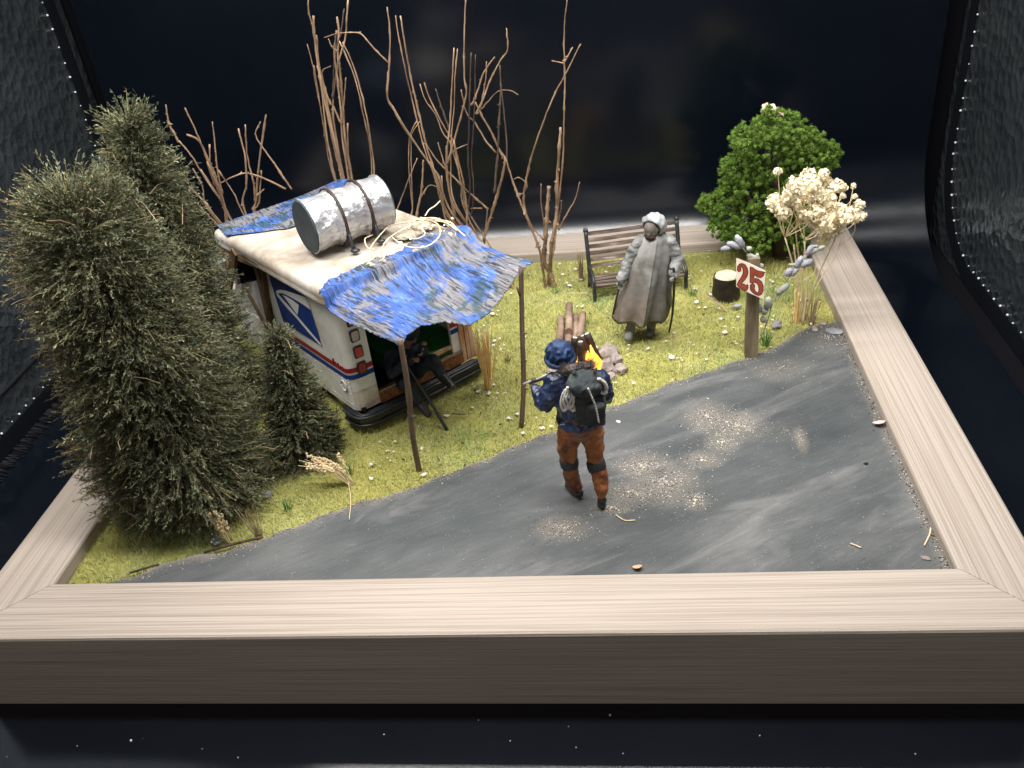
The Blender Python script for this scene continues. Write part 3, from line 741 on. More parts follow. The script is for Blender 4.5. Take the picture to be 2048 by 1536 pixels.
patch('tarpaulin', fr_top, fr_bot, [fr_top[0], fr_bot[0].lerp(fr_top[0], .5), fr_bot[0]], [fr_top[-1], fr_top[-1].lerp(fr_bot[-1], .5) + Vector((0, 0, .01)), fr_bot[-1]], 90, 50, .003,
      'faded blue tarpaulin lying flat over the front end of the truck roof', seed=2)

# poles that carry the awning
def stick(name, pts, r0, r1, m_, label=None, cat=None, parent=None, n=8, kn=.35, seg=24, group=None, twig=None):
    P = curve(pts, seg); sd = random.uniform(0, 99); rad = []
    for i, p in enumerate(P):
        t = i / (seg - 1); rad.append((r0 + (r1 - r0) * t) * (1 + kn * max(0, noise.noise(Vector((t * 14 + sd, sd, 0))) - .2)))
    m = MB(); m.tube(P, rad, n)
    for tw in (twig or []):
        q = P[int(tw[0] * (seg - 1))]; m.tube([q, q + Vector(tw[1]) * .6, q + Vector(tw[1])], [r1 * .8, r1 * .6, r1 * .35], 5)
    o = obj(name, m, m_, parent, loc=None if parent else P[0], smooth=True)
    if label: tag(o, label, cat, group)
    return o
def gp(u, v): p = pz(u, v); p.z = gz(p.x, p.y); return p
a = gp(838, 940); b_ = B3 + Vector((.004, -.004, .03))
stick('tent_pole', [a, a.lerp(b_, .3) + Vector((-.006, 0, 0)), a.lerp(b_, .65) + Vector((.004, 0, 0)), b_], .0135, .012, M_POLE, 'bark covered stick propping up the left corner of the blue awning', 'pole', twig=[(.45, (.012, -.01, .012)), (.3, (.012, -.01, .01))])
a = gp(1043, 853); b_ = pp(1042, 536, C3, nBC) + Vector((0, 0, .0))
stick('tent_pole', [a, a.lerp(b_, .3) + Vector((.01, 0, 0)), a.lerp(b_, .65) + Vector((.004, 0, 0)), b_], .012, .0105, M_POLE, 'straight dark stick propping up the right corner of the blue awning', 'pole', twig=[(.62, (.02, -.01, .004)), (.3, (.022, -.01, 0)), (.85, (-.015, -.01, .06)), (.45, (.016, -.006, .004))])

# ------------------------------------------------------------------ drum on the roof
M_ALU = mat('crinkled_aluminium', (.36, .36, .38), (.56, .56, .575), scale=10, rough=.28, metal=.6, bump=.8, bscale=16, bstretch=(1, 1, 1.6))
M_CAP = mat('slate_cap', (.035, .045, .052), (.06, .072, .08), scale=8, rough=.7)
M_STRAP = mat('brown_strap', (.018, .012, .010), (.05, .03, .024), scale=20, rough=.5)
dr = .128; d0, d1 = L(.385, .125, ZR + dr + .012), L(.365, .530, ZR + dr + .012); DD = d1 - d0
drum = thing('drum', L(.375, .33, ZR), 'crinkled silver drum strapped down on the truck roof', 'drum')
ax = DD.normalized(); e1 = ax.orthogonal().normalized(); e2 = ax.cross(e1)
def ringtube(m, stops, n=96, wob=.0):
    vs_ = []
    for k, (t, r) in enumerate(stops):
        for i in range(n):
            an = 2 * math.pi * i / n; q = 1 + wob * noise.noise(Vector((math.cos(an) * 4, math.sin(an) * 4, t * 9))) + wob * .7 * noise.noise(Vector((math.cos(an) * 11, math.sin(an) * 11, t * 16)))
            vs_.append(d0 + DD * t + (e1 * math.cos(an) + e2 * math.sin(an)) * r * q)
    f = [[k * n + i, k * n + (i + 1) % n, (k + 1) * n + (i + 1) % n, (k + 1) * n + i] for k in range(len(stops) - 1) for i in range(n)]
    f += [list(range(n))[::-1], [(len(stops) - 1) * n + i for i in range(n)]]
    return m.add(vs_, f)
st = []
for t in np.linspace(0, 1, 91):
    r = dr
    for c in (.36, .70): r += .008 * math.exp(-((t - c + .015) / .018) ** 2)
    if t < .03 or t > .97: r += .004
    if .08 < t < .3 or .4 < t < .66: r -= .004 * math.sin((t - .08) * 9) ** 2
    st.append((t, r))
dbody = obj('barrel', ringtube(MB(), st, wob=.035), M_ALU, drum, smooth=True)
bake(dbody, [('DISPLACE', dict(texture=ridge(.09), strength=.0065, mid_level=.6))])
m = MB(); m.tube([d0 - ax * .006, d0 + ax * .003], dr * .985, 48); obj('end_cap', m, M_CAP, drum, label='dark slate end cap')
m = MB(); m.tube([d1 - ax * .003, d1 + ax * .006], dr * .985, 48); obj('end_cap', m, M_CAP, drum)
for t, nm in ((.355, 0), (.70, 1)):
    m = MB(); ringtube(m, [(t - .016, dr + .006), (t - .016, dr + .014), (t + .016, dr + .014), (t + .016, dr + .006)]); obj('strap', m, M_STRAP, drum)
    # tail of the strap and its buckle
    s, w = .385 - .02 * t, .125 + .405 * t
    m = MB(); m.tube([L(s - .125, w, ZR + .12), L(s - .135, w, ZR + .04), L(s - .15, w, ZR + .008)], [.009, .010, .012], 6, .6); m.blob(L(s - .155, w, ZR + .008), (.022, .02, .010), 2, .4); obj('buckle', m, M_BLACK, drum, smooth=True)

# dried vine over the roof edge
M_VINE = mat('dry_vine', (.55, .43, .27), (.74, .63, .45), scale=14, rough=.8)
vine = thing('dry_vine', pz(800, 480, ZR), 'tangle of dried tan vine stems lying on the truck roof behind the drum', 'vine')
VN = [[(738, 525), (740, 500), (752, 480), (775, 455), (790, 448), (815, 445)], [(762, 505), (770, 485), (790, 468), (820, 452), (850, 440), (880, 437)], [(815, 445), (850, 440), (875, 448), (880, 470), (860, 490), (835, 496), (805, 490), (785, 475)],
      [(850, 432), (858, 420), (870, 412), (880, 402)], [(830, 440), (870, 436), (905, 452), (930, 472)], [(800, 470), (830, 478), (850, 468), (838, 452)], [(745, 470), (730, 478), (735, 495), (750, 500)], [(855, 440), (890, 445), (915, 462)], [(780, 492), (768, 515), (760, 522)], [(840, 435), (880, 440), (900, 444), (912, 455)]]
for k, P in enumerate(VN):
    q = [pz(u, v, ZR + .012 + .02 * abs(math.sin(i * 1.3 + k))) for i, (u, v) in enumerate(P)]
    m = MB(); m.tube(curve(q, 26), [.0034] * 26, 5); obj('stem', m, M_VINE, vine, smooth=True)
m = MB()
for i in range(46):
    u = random.uniform(795, 915); v = 452 + (u - 800) * .02 + random.gauss(0, 9); c = pz(u, v, ZR + random.uniform(.008, .045))
    a = Vector((random.gauss(0, 1), random.gauss(0, 1), random.gauss(0, .5))).normalized() * random.uniform(.008, .016); b2 = a.orthogonal().normalized() * random.uniform(.004, .008)
    m.add([c - a, c + b2 + Vector((0, 0, .003)), c + a, c - b2], [[0, 1, 2, 3]])
for u, v in ((738, 527), (766, 522), (744, 530), (800, 485), (795, 495), (830, 500), (845, 494)):
    c = pz(u, v, ZR + .012); m.blob(c, (.016, .008, .006), 1, .6, 2, u)
obj('leaf_litter', m, M_VINE, vine, kind='stuff')
m = MB(); m.blob(pz(815, 470, ZR), (.07, .05, .010), 3, .6, 3, 2); m.blob(pz(845, 455, ZR), (.06, .04, .010), 3, .6, 3, 5)
obj('dirt_heap', m, mat('grey_dirt', (.26, .22, .17), (.42, .36, .28), scale=40, rough=.95, bump=.5, bscale=90), vine, smooth=True)

# ------------------------------------------------------------------ bare twig bushes at the back
def nodes_on(m, P, R, k, rnd):
    for _ in range(k):
        i = rnd.randrange(1, len(P) - 1); t = (P[i + 1] - P[i - 1]).normalized(); q = t.orthogonal(); q.rotate(Matrix.Rotation(rnd.uniform(0, 6.28), 3, t))
        d = (q * .8 + t * .6).normalized() * R[i] * rnd.uniform(1.4, 2.6); m.tube([P[i], P[i] + d], [R[i] * .8, R[i] * .4], 5)
def bush(label, conv, y, base, stems, sc, dense=0):
    r2 = random.Random(11); extra = []
    for P, w, rt, dk in stems:
        if dense and rt and len(P) > 4 and P[0][1] > -5:
            for q in range(dense):
                dx = r2.uniform(-26, 26); c0 = r2.randrange(0, 3); extra.append(([(x + dx * (1 - .5 * i / len(P)) + r2.uniform(-7, 7), yy + r2.uniform(-6, 10)) for i, (x, yy) in enumerate(P)][c0:], w * r2.uniform(.6, .95), rt, dk))
    stems = stems + extra
    rnd = random.Random(hash(label) % 1000 if False else len(label)); b3 = gp(*base) if len(base) == 2 else Vector(base)
    root = thing('bare_bush', b3, label, 'bush', 'leafless twig bushes at the back')
    for k, (P, wpx, rooted, dark) in enumerate(stems):
        yy = y + rnd.uniform(-.09, .09); q = []
        for (u, v) in P: q.append(py(*conv(u, v), yy))
        if rooted:
            tgt = b3 + Vector((rnd.uniform(-.05, .05), rnd.uniform(-.04, .04), -.01))
            if q[-1].z > G + .03: q.append(q[-1].lerp(tgt, .55) + Vector((0, 0, .02))); q.append(tgt)
        n = max(14, len(q) * 6); C_ = curve(q, n); d = (C_[0] - CAM).length; r = wpx / sc / 2 * d / F * .98; sd = rnd.uniform(0, 50)
        R_ = []
        for i in range(n):
            t = i / (n - 1); R_.append(max(.0028, r * (.62 + .5 * t)) * (1 + .2 * noise.noise(Vector((t * 20, sd, 0)))) * (1.45 if rnd.random() < .13 else 1.))
        C_ = [p + Vector((noise.noise(Vector((i * .55, sd, 1))), noise.noise(Vector((i * .55, sd, 5))), 0)) * .0028 for i, p in enumerate(C_)]
        m = MB(); m.tube(C_, R_, 7); nodes_on(m, C_, R_, max(3, n // 3), rnd)
        obj('branch', m, M_BARKD if dark else M_BARK, root, smooth=True)
cB = lambda x, y: (560 + x / 2.844, y / 2.844)
bush('tall bundle of upright brown twigs behind the silver drum', cB, 2.90, (-.98, 2.86, G), [
    ([(160, -8), (165, 80), (185, 140), (190, 200), (215, 330), (235, 480), (250, 640), (270, 800), (290, 900), (310, 1000)], 12, 1, 0),
    ([(190, 90), (200, 250), (225, 420), (250, 560), (290, 720), (330, 880), (350, 1010)], 16, 1, 0),
    ([(205, 200), (222, 380), (262, 560), (300, 760), (345, 940), (360, 1010)], 20, 1, 0),
    ([(155, 250), (185, 370), (205, 480), (235, 640), (260, 800), (290, 950)], 9, 1, 0),
    ([(387, -8), (380, 100), (370, 220), (340, 330), (310, 480), (300, 620), (315, 760), (340, 900), (360, 1010)], 13, 1, 0),
    ([(325, 95), (335, 180), (330, 300), (340, 400), (350, 520), (360, 650), (370, 800), (395, 950)], 16, 1, 0),
    ([(365, 50), (345, 190), (320, 270), (305, 420), (300, 560)], 10, 0, 1),
    ([(355, 240), (400, 330), (450, 480), (490, 650), (515, 800), (535, 970)], 11, 1, 0),
    ([(250, 215), (330, 190), (430, 185), (470, 200), (530, 270), (618, 358)], 8, 0, 0),
    ([(375, 440), (365, 560), (350, 700), (320, 640), (300, 600)], 9, 0, 0),
    ([(290, 375), (240, 410), (262, 520), (290, 600)], 8, 0, 0),
    ([(275, 220), (295, 265), (325, 290)], 9, 0, 0),
    ([(385, 700), (385, 850), (400, 960)], 15, 1, 0)], 2.844, 1)
bush('wide spray of crossing bare twigs between the awning and the drum', cB, 2.85, (-.10, 2.76, G), [
    ([(610, 40), (625, 180), (620, 400), (612, 550), (650, 620), (720, 740), (800, 860), (880, 970), (910, 1020), (960, 1180)], 12, 1, 0),
    ([(685, 90), (705, 220), (740, 420), (775, 580), (800, 690), (830, 820), (870, 950), (900, 1040), (960, 1220)], 14, 1, 0),
    ([(820, 470), (850, 560), (900, 660), (950, 750), (985, 800), (1010, 900), (1040, 1020), (1060, 1180)], 12, 1, 0),
    ([(885, 505), (930, 640), (975, 770)], 10, 0, 1),
    ([(990, 272), (980, 440), (972, 600), (965, 720), (950, 900), (980, 1150)], 11, 1, 0),
    ([(1056, -8), (1048, 200), (1048, 430), (1060, 520), (1040, 620), (985, 820), (950, 940)], 11, 0, 0),
    ([(1088, 300), (1080, 500), (1075, 700), (1070, 900), (1080, 1050), (1070, 1200), (1050, 1320)], 12, 1, 1),
    ([(1220, 325), (1160, 410), (1110, 560), (1085, 600)], 10, 0, 0),
    ([(1288, 160), (1295, 280), (1250, 350), (1190, 470), (1150, 580), (1110, 650)], 10, 0, 0),
    ([(1110, 580), (1150, 660), (1210, 770), (1250, 860), (1285, 905)], 14, 0, 0),
    ([(1250, 370), (1255, 500), (1245, 700), (1240, 850), (1230, 960), (1220, 1100)], 12, 0, 1),
    ([(1030, 510), (1060, 640), (1110, 700), (1170, 800), (1230, 870)], 9, 0, 0),
    ([(795, 690), (760, 740), (745, 800), (748, 980), (755, 1180), (770, 1300)], 8, 1, 0),
    ([(780, 900), (740, 1000), (690, 1130), (650, 1230)], 8, 0, 0),
    ([(815, 910), (805, 1080), (780, 1210), (770, 1320)], 14, 0, 0),
    ([(910, 1070), (850, 1055), (800, 1120)], 8, 0, 0),
    ([(830, 820), (900, 920), (1000, 1020), (1080, 1100), (1185, 1190)], 11, 0, 0),
    ([(920, 1000), (925, 1100), (950, 1260)], 15, 1, 0), ([(950, 830), (950, 1000), (990, 1200), (1010, 1300)], 22, 1, 0),
    ([(990, 800), (1020, 1000), (1060, 1150), (1075, 1360)], 15, 1, 0), ([(900, 810), (930, 920), (960, 1000)], 9, 0, 0),
    ([(1070, 820), (1000, 850), (945, 905)], 8, 0, 0), ([(1355, 540), (1310, 515), (1240, 520), (1180, 580), (1120, 650)], 7, 0, 0),
    ([(1175, 350), (1170, 450), (1140, 620)], 8, 0, 0), ([(1085, 1185), (1150, 1185)], 9, 0, 0), ([(970, 1210), (1040, 1300), (1100, 1380)], 12, 1, 0)], 2.844, 1)
bush('pair of thick forked twigs rising behind the right end of the awning', cB, 2.80, gp(962, 520), [
    ([(1285, 900), (1260, 1020), (1220, 1160), (1180, 1290), (1160, 1370), (1150, 1460)], 21, 1, 0),
    ([(1180, 1190), (1172, 1280), (1155, 1370), (1140, 1460)], 11, 1, 0), ([(1255, 470), (1275, 650), (1290, 820), (1290, 930)], 10, 0, 1)], 2.844)
bush('slender twigs growing out of the lawn between the awning and the bench', cB, 2.74, gp(1100, 572), [
    ([(1632, -8), (1615, 200), (1620, 450), (1615, 700), (1610, 900), (1595, 1060), (1580, 1200), (1560, 1400)], 11, 1, 0),
    ([(1710, 250), (1640, 390), (1560, 540), (1500, 690), (1440, 860), (1400, 1020), (1385, 1130), (1395, 1200), (1440, 1320)], 11, 0, 0),
    ([(1285, 905), (1330, 1050), (1380, 1180), (1430, 1300), (1475, 1420), (1490, 1500)], 15, 1, 0),
    ([(1595, 725), (1585, 900), (1575, 1060), (1575, 1200), (1545, 1400)], 23, 1, 0), ([(1530, 1060), (1520, 1200), (1512, 1350), (1502, 1480)], 27, 1, 0),
    ([(1705, 1035), (1680, 1130), (1630, 1220), (1585, 1310)], 9, 0, 0), ([(1485, 1045), (1485, 1150), (1500, 1260), (1505, 1330)], 8, 0, 0),
    ([(1330, 1020), (1360, 1010), (1405, 1050), (1380, 1100), (1345, 1100)], 7, 0, 0), ([(1665, 270), (1630, 330), (1618, 350)], 8, 0, 0), ([(1545, 345), (1615, 360)], 7, 0, 0),
    ([(1440, 1300), (1500, 1365)], 8, 0, 0), ([(1600, 1140), (1595, 1200), (1580, 1280)], 8, 0, 0)], 2.844)
cA = lambda x, y: (x / 2.518, 150 + y / 2.518)
bush('brown twig thicket between the tall left tree and the truck roof', cA, 2.62, (-1.42, 2.60, G), [
    ([(930, 165), (990, 290), (1040, 420), (1080, 560)], 9, 0, 0), ([(940, 300), (1000, 330), (1050, 430), (1100, 560), (1140, 690), (1160, 760)], 15, 1, 0),
    ([(1070, 235), (1085, 380), (1095, 480), (1120, 600)], 9, 0, 0), ([(1055, 350), (1060, 450), (1090, 560), (1150, 700)], 10, 1, 0),
    ([(900, 330), (960, 400), (1010, 480), (1060, 560), (1130, 660), (1160, 720)], 11, 1, 0), ([(835, 150), (850, 240), (880, 300), (900, 340)], 10, 0, 0),
    ([(1200, 270), (1235, 420), (1240, 560), (1230, 680)], 11, 1, 0), ([(1235, 250), (1245, 400), (1280, 560), (1285, 640)], 9, 0, 0),
    ([(1340, 200), (1320, 330), (1300, 480), (1290, 640), (1280, 690)], 13, 1, 0), ([(1310, 235), (1290, 310), (1370, 430), (1430, 520), (1470, 575)], 9, 0, 0),
    ([(1110, 545), (1180, 510), (1250, 495), (1350, 530), (1440, 575)], 9, 0, 0), ([(950, 560), (1040, 650), (1090, 720)], 13, 1, 0), ([(990, 640), (1060, 720), (1100, 760)], 12, 1, 0),
    ([(1100, 480), (1180, 600), (1210, 670)], 9, 1, 0), ([(1330, 575), (1290, 610)], 8, 0, 0), ([(960, 790), (1060, 850), (1140, 900)], 11, 1, 0), ([(970, 470), (1020, 560), (1050, 680)], 10, 1, 0)], 2.518, 1)

# ------------------------------------------------------------------ heather trees on the left
def unit(a): return a / np.maximum(1e-9, np.linalg.norm(a, axis=1, keepdims=True))
def sprigs(Bp, D, ln, nl, lsz, wsz, rng, tone):
    """stem + leaflets for every sprig; returns V,F,C arrays of quads"""
    n = len(Bp); VV = []; CC = []
    side = unit(np.cross(D, rng.normal(size=(n, 3)))); sw = .0019
    bend = unit(rng.normal(size=(n, 3))) * .12
    def at(t): return Bp + D * (ln * t)[:, None] + bend * (ln * t * t)[:, None]
    stem = np.stack([Bp - side * sw, Bp + side * sw, at(np.ones(n)) + side * sw * .3, at(np.ones(n)) - side * sw * .3], 1)
    VV.append(stem.reshape(-1, 3)); sc = np.ones((n, 4, 4)); sc[:, :, :3] = np.array([1.0, .80, .66]) * tone[:, None, None] * np.where(rng.random((n, 1, 1)) < .3, 1.9, .8); CC.append(sc.reshape(-1, 4))
    for k in range(nl):
        t = rng.uniform(.12, 1.0, n); P = at(t); d = unit(D * rng.uniform(.5, 1.2, (n, 1)) + unit(rng.normal(size=(n, 3))) * .62)
        s = unit(np.cross(d, rng.normal(size=(n, 3)))); l = lsz * rng.uniform(.6, 1.5, n); w = wsz * rng.uniform(.6, 1.3, n)
        q = np.stack([P, P + d * (l * .45)[:, None] + s * w[:, None], P + d * l[:, None], P + d * (l * .45)[:, None] - s * w[:, None]], 1)
        VV.append(q.reshape(-1, 3)); c = np.ones((n, 4, 4)); h = rng.uniform(.55, 1.35, (n, 1)) * tone[:, None]
        hue = rng.normal(0, .10, (n, 1)); c[:, :, 0] = h * (1 + hue); c[:, :, 1] = h; c[:, :, 2] = h * (1 - hue * .5); CC.append(c.reshape(-1, 4))
    V = np.concatenate(VV); return V, np.arange(len(V)).reshape(-1, 4), np.concatenate(CC)
def heather(label, base, topp, rad, n, seed, ln=.13, flat=.04, lsz=.0165, nl=22, group='heather trees on the left', dirbias=(0, 0, 0), brown=None):
    """rad(t): crown radius along the axis"""
    rng = np.random.default_rng(seed); base = np.array(base, float); topp = np.array(topp, float)
    root = thing('heather_tree', Vector(base), label, 'tree', group)
    m = MB(); A_, T_ = Vector(base), Vector(topp); m.tube([A_ - Vector((0, 0, .01)), A_.lerp(T_, .3), A_.lerp(T_, .7), A_.lerp(T_, .95)], [.03, .024, .014, .005], 8)
    for i in range(60):
        t = random.uniform(.05, .92); a = random.uniform(0, 6.28); p = A_.lerp(T_, t); r = rad(t) * random.uniform(.5, .85)
        m.tube([p, p + Vector((math.cos(a), math.sin(a), .15)) * r], [.006, .002], 5)
    obj('trunk', m, M_BARKD, root, smooth=True)
    t = rng.random(n * 2); R_ = np.array([rad(x) for x in t]); keep = rng.random(n * 2) < (R_ + .05) / (R_.max() + .05); t = t[keep][:n]; R_ = R_[keep][:n]; n = len(t)
    a = rng.uniform(0, 2 * np.pi, n); rr = R_ * np.sqrt(rng.uniform(.18, 1, n))
    lump = np.array([noise.noise(Vector((math.cos(x) * 2.2, math.sin(x) * 2.2, tt * 7 + seed))) for x, tt in zip(a, t)]); rr = rr * (1 + .32 * lump)
    out = np.stack([np.cos(a), np.sin(a), np.zeros(n)], 1); ax_ = base + (topp - base) * t[:, None]
    up = rng.normal(flat, .20, n) + np.clip(t - .88, 0, 1) * 8
    D = unit(out + np.stack([np.zeros(n), np.zeros(n), up], 1) + rng.normal(0, .20, (n, 3)) + np.array(dirbias))
    gap = np.array([noise.noise(Vector((math.cos(x) * 4.5, math.sin(x) * 4.5, tt * 16 + seed))) for x, tt in zip(a, t)]); rr = np.where(gap < -.02, rr * (.80 + .6 * np.clip(gap + .3, 0, .28)), rr)
    ln_ = ln * rng.uniform(.5, 1.2, n); B_ = ax_ + out * np.maximum(.0, rr - ln_ * .6)[:, None]
    tone = rng.uniform(.5, 1.3, n) * (1 + .45 * lump) * np.where(rng.random(n) < .10, 1.5, 1.)
    V, Fq, C_ = sprigs(B_, D, ln_, nl, lsz, .0021, rng, tone)
    C_ = np.clip(C_, 0.05, 3)
    if brown is not None:
        w = np.clip(brown(V - base), 0, 1)[:, None]; C_[:, :3] = C_[:, :3] * (1 - w) + C_[:, :3] * np.array([1.75, 1.25, 1.15]) * w
    np_obj('crown', V, Fq, M_HEATH, root, colr=C_)
    # dead straw-coloured threads caught in the crown
    m = MB()
    for i in range(int(n / 45)):
        k = rng.integers(n); p = Vector(B_[k] + D[k] * ln_[k] * .7); d = Vector(rng.normal(size=3)).normalized() * rng.uniform(.02, .06)
        m.tube([p, p + d + Vector((0, 0, .01)), p + d * 1.8 + Vector(rng.normal(0, .012, 3))], .0014, 4)
    obj('dead_twigs', m, M_DRYB, root, kind='stuff')
big_top = (-1.455, .93, 1.72)
heather('broad bushy heather tree filling the front left corner of the frame', (-1.34, .86, G), big_top, lambda t: (.405 - .18 * t - .06 * max(0, t - .95) / .05) if t > .12 else .29 + .10 * t / .12, 12500, 3, ln=.17,
        brown=lambda P: np.clip((-.22 - P[:, 0]) * 5, 0, .9) * np.clip(.3 + (P[:, 2]) * .6, 0, 1))
heather('tall pointed heather tree standing behind the broad one', (-1.60, 1.50, G), (-1.455, 1.53, 1.81), lambda t: .06 + .34 * (1 - t) ** .62, 8500, 5, ln=.14)
heather('small cone shaped heather shrub pressed against the truck side', gp(612, 905), (-.905, 1.15, .97), lambda t: .02 + .18 * (1 - t) ** .8, 3600, 9, ln=.075, lsz=.012)

# ------------------------------------------------------------------ green lichen tree, right rear
def lichen_tree():
    base = gp(1562, 512); root = thing('lichen_tree', base, 'bright green lichen tree in the back right corner', 'tree')
    m = MB(); top = py(1550, 300, 2.9); m.tube([base - Vector((0, 0, .01)), base.lerp(top, .4), top], [.05, .035, .012], 10)
    for u, v in ((1480, 380), (1620, 330), (1440, 410), (1530, 280), (1600, 420)): m.tube([base.lerp(top, .3), py(u, v, 2.9)], [.02, .006], 6)
    obj('trunk', m, M_BARKD, root, smooth=True)
    BL = [(1545, 245, 36), (1500, 285, 34), (1580, 270, 42), (1620, 290, 40), (1652, 305, 26), (1478, 335, 36), (1540, 320, 52), (1600, 345, 48), (1640, 330, 30), (1460, 385, 34), (1515, 390, 46), (1575, 400, 48), (1425, 408, 24),
          (1412, 402, 14), (1450, 440, 34), (1500, 450, 40), (1475, 470, 34), (1555, 450, 44), (1610, 420, 40), (1525, 470, 34), (1590, 470, 34), (1630, 390, 30)]
    rng = np.random.default_rng(4); VV = []; CC = []; sp_m = MB()
    px = (Vector((1.5, 2.9, .8)) - CAM).length / F
    for u, v, r in BL:
        for dy in (-.09, .06, .17) if r > 30 else (0., .06):
            c = np.array(py(u + random.uniform(-8, 8), v + random.uniform(-8, 8), 2.88 + dy + random.uniform(-.04, .04))); R_ = r * px * random.uniform(.8, 1.0)
            # sub clumps on the ball
            k = int(26 + R_ * 330); d = unit(rng.normal(size=(k, 3))); cc = c + d * R_ * rng.uniform(.55, 1.0, (k, 1)); rs = rng.uniform(.008, .023, k)
            for q, s in zip(cc, rs):
                sp_m.blob(q, s * .66, 1, .7, 2.6, float(q[0] * 50 + q[2] * 31))
                n = 34; e = unit(rng.normal(size=(n, 3))); p = q + e * s * rng.uniform(.5, 1.05, (n, 1)); a = unit(np.cross(e, rng.normal(size=(n, 3)))); bb = unit(e + rng.normal(0, .6, (n, 3)))
                l = rng.uniform(.0022, .0052, (n, 1)); Q = np.stack([p - a * l * .6, p + bb * l, p + a * l * .6, p - bb * l * .7], 1); VV.append(Q.reshape(-1, 3))
                t = rng.uniform(.5, 1.25) ; h = np.ones((n, 4, 4)); h[:, :, :3] = (t * rng.uniform(.75, 1.25, (n, 1)))[:, :, None]; CC.append(h.reshape(-1, 4))
    sp_m.c = np.tile((.55, .6, .5, 1), (len(sp_m.v), 1)); obj('crown', sp_m, M_LICHEN, root)
    V = np.concatenate(VV); np_obj('crown_tips', V, np.arange(len(V)).reshape(-1, 4), M_LICHEN, root, colr=np.concatenate(CC), kind='stuff')
lichen_tree()

# ------------------------------------------------------------------ blossoms
BLM = []
def blossom_mesh(seed):
    rng = random.Random(seed); m = MB()
    for i in range(62):
        d = Vector((rng.gauss(0, 1), rng.gauss(0, 1), rng.gauss(0, .85))).normalized(); a = d.orthogonal().normalized(); a.rotate(Matrix.Rotation(rng.uniform(0, 6.28), 3, d)); b_ = d.cross(a)
        c = d * rng.uniform(.5, .85); w = rng.uniform(.20, .36); h = rng.uniform(.12, .3); vs_ = []
        for s in (-1, 0, 1):
            vs_ += [c + a * w * s - b_ * w * .6 + d * (h * abs(s) * .5), c + a * w * s * 1.1 + b_ * w * .3 + d * (h + .1 * rng.uniform(-1, 1))]
        m.add(vs_, [[0, 2, 3, 1], [2, 4, 5, 3]])
    m.blob((0, 0, 0), .6, 1)
    me = bpy.data.meshes.new('blossom'); me.from_pydata([tuple(v) for v in m.v], [], m.f); me.update(); me.materials.append(M_CREAM); return me
BLM = [blossom_mesh(i) for i in range(4)]
def blossom(parent, p, r):
    o = bpy.data.objects.new('blossom', random.choice(BLM)); COL.objects.link(o); o.parent = parent; o.location = p - origin(parent)
    o.scale = (r, r, r * .9); o.rotation_euler = (random.uniform(0, 6), random.uniform(0, 6), random.uniform(0, 6)); return o
def baby():
    base = gp(1608, 642); root = thing('dried_flower_bush', base, 'spray of cream dried blossoms beside the right rail', 'flowers')
    c6 = lambda x, y: (1380 + x / 2.845, 200 + y / 2.845); px = (Vector((1.55, 2.15, .9)) - CAM).length / F / 2.845
    BL = [(500, 405, 20), (600, 500, 48), (680, 440, 42), (760, 425, 28), (760, 470, 38), (830, 490, 32), (865, 500, 24), (490, 585, 46), (530, 640, 42), (560, 550, 40), (640, 545, 40), (660, 660, 40), (720, 545, 42), (780, 570, 42),
          (700, 500, 36), (800, 660, 58), (760, 700, 50), (860, 640, 46), (895, 660, 38), (760, 780, 42), (720, 640, 40), (960, 600, 26), (945, 660, 32), (980, 660, 22), (930, 490, 13), (938, 550, 13), (872, 545, 14), (820, 720, 34), (460, 580, 26), (600, 600, 36)]
    forks = [Vector(py(*c6(x, y), yy)) for x, y, yy in ((540, 780, 2.12), (600, 740, 2.2), (650, 800, 2.1), (660, 780, 2.25), (830, 780, 2.15), (590, 820, 2.18))]
    for f in forks:
        m = MB(); m.tube(curve([base + Vector((random.uniform(-.03, .03), random.uniform(-.03, .03), -.005)), base.lerp(f, .5) + Vector((random.uniform(-.02, .02), 0, 0)), f], 12), [.0052 - .0015 * i / 11 for i in range(12)], 6); obj('stem', m, M_STRAW, root, smooth=True)
    for x, y, r in BL:
        p = py(*c6(x, y), random.uniform(2.02, 2.26)); f = min(forks, key=lambda q: (q - p).length + random.uniform(0, .12))
        m = MB(); mid = f.lerp(p, .55) + Vector((random.uniform(-.02, .02), random.uniform(-.02, .02), -.015)); m.tube(curve([f, mid, p], 10), [.0034 - .0014 * i / 9 for i in range(10)], 5); obj('stem', m, M_STRAW, root, smooth=True)
        blossom(root, p, r * px * 1.25)
    for P in ([(880, 740), (820, 900), (760, 990), (700, 1100)], [(940, 700), (930, 760), (850, 830)], [(760, 780), (690, 850), (640, 900)], [(640, 1030), (700, 990), (720, 940)]):
        m = MB(); m.tube(curve([py(*c6(x, y), 2.1) for x, y in P], 14), .0026, 5); obj('stem', m, M_STRAW, root, smooth=True)
baby()
o = thing('blossom_tuft', py(1549, 226, 2.88), 'small cream blossom tuft on top of the green tree', 'flowers')
for u, v, r in ((1533, 216, .028), (1548, 219, .032), (1560, 226, .026), (1540, 224, .02)): blossom(o, py(u, v, 2.86), r)

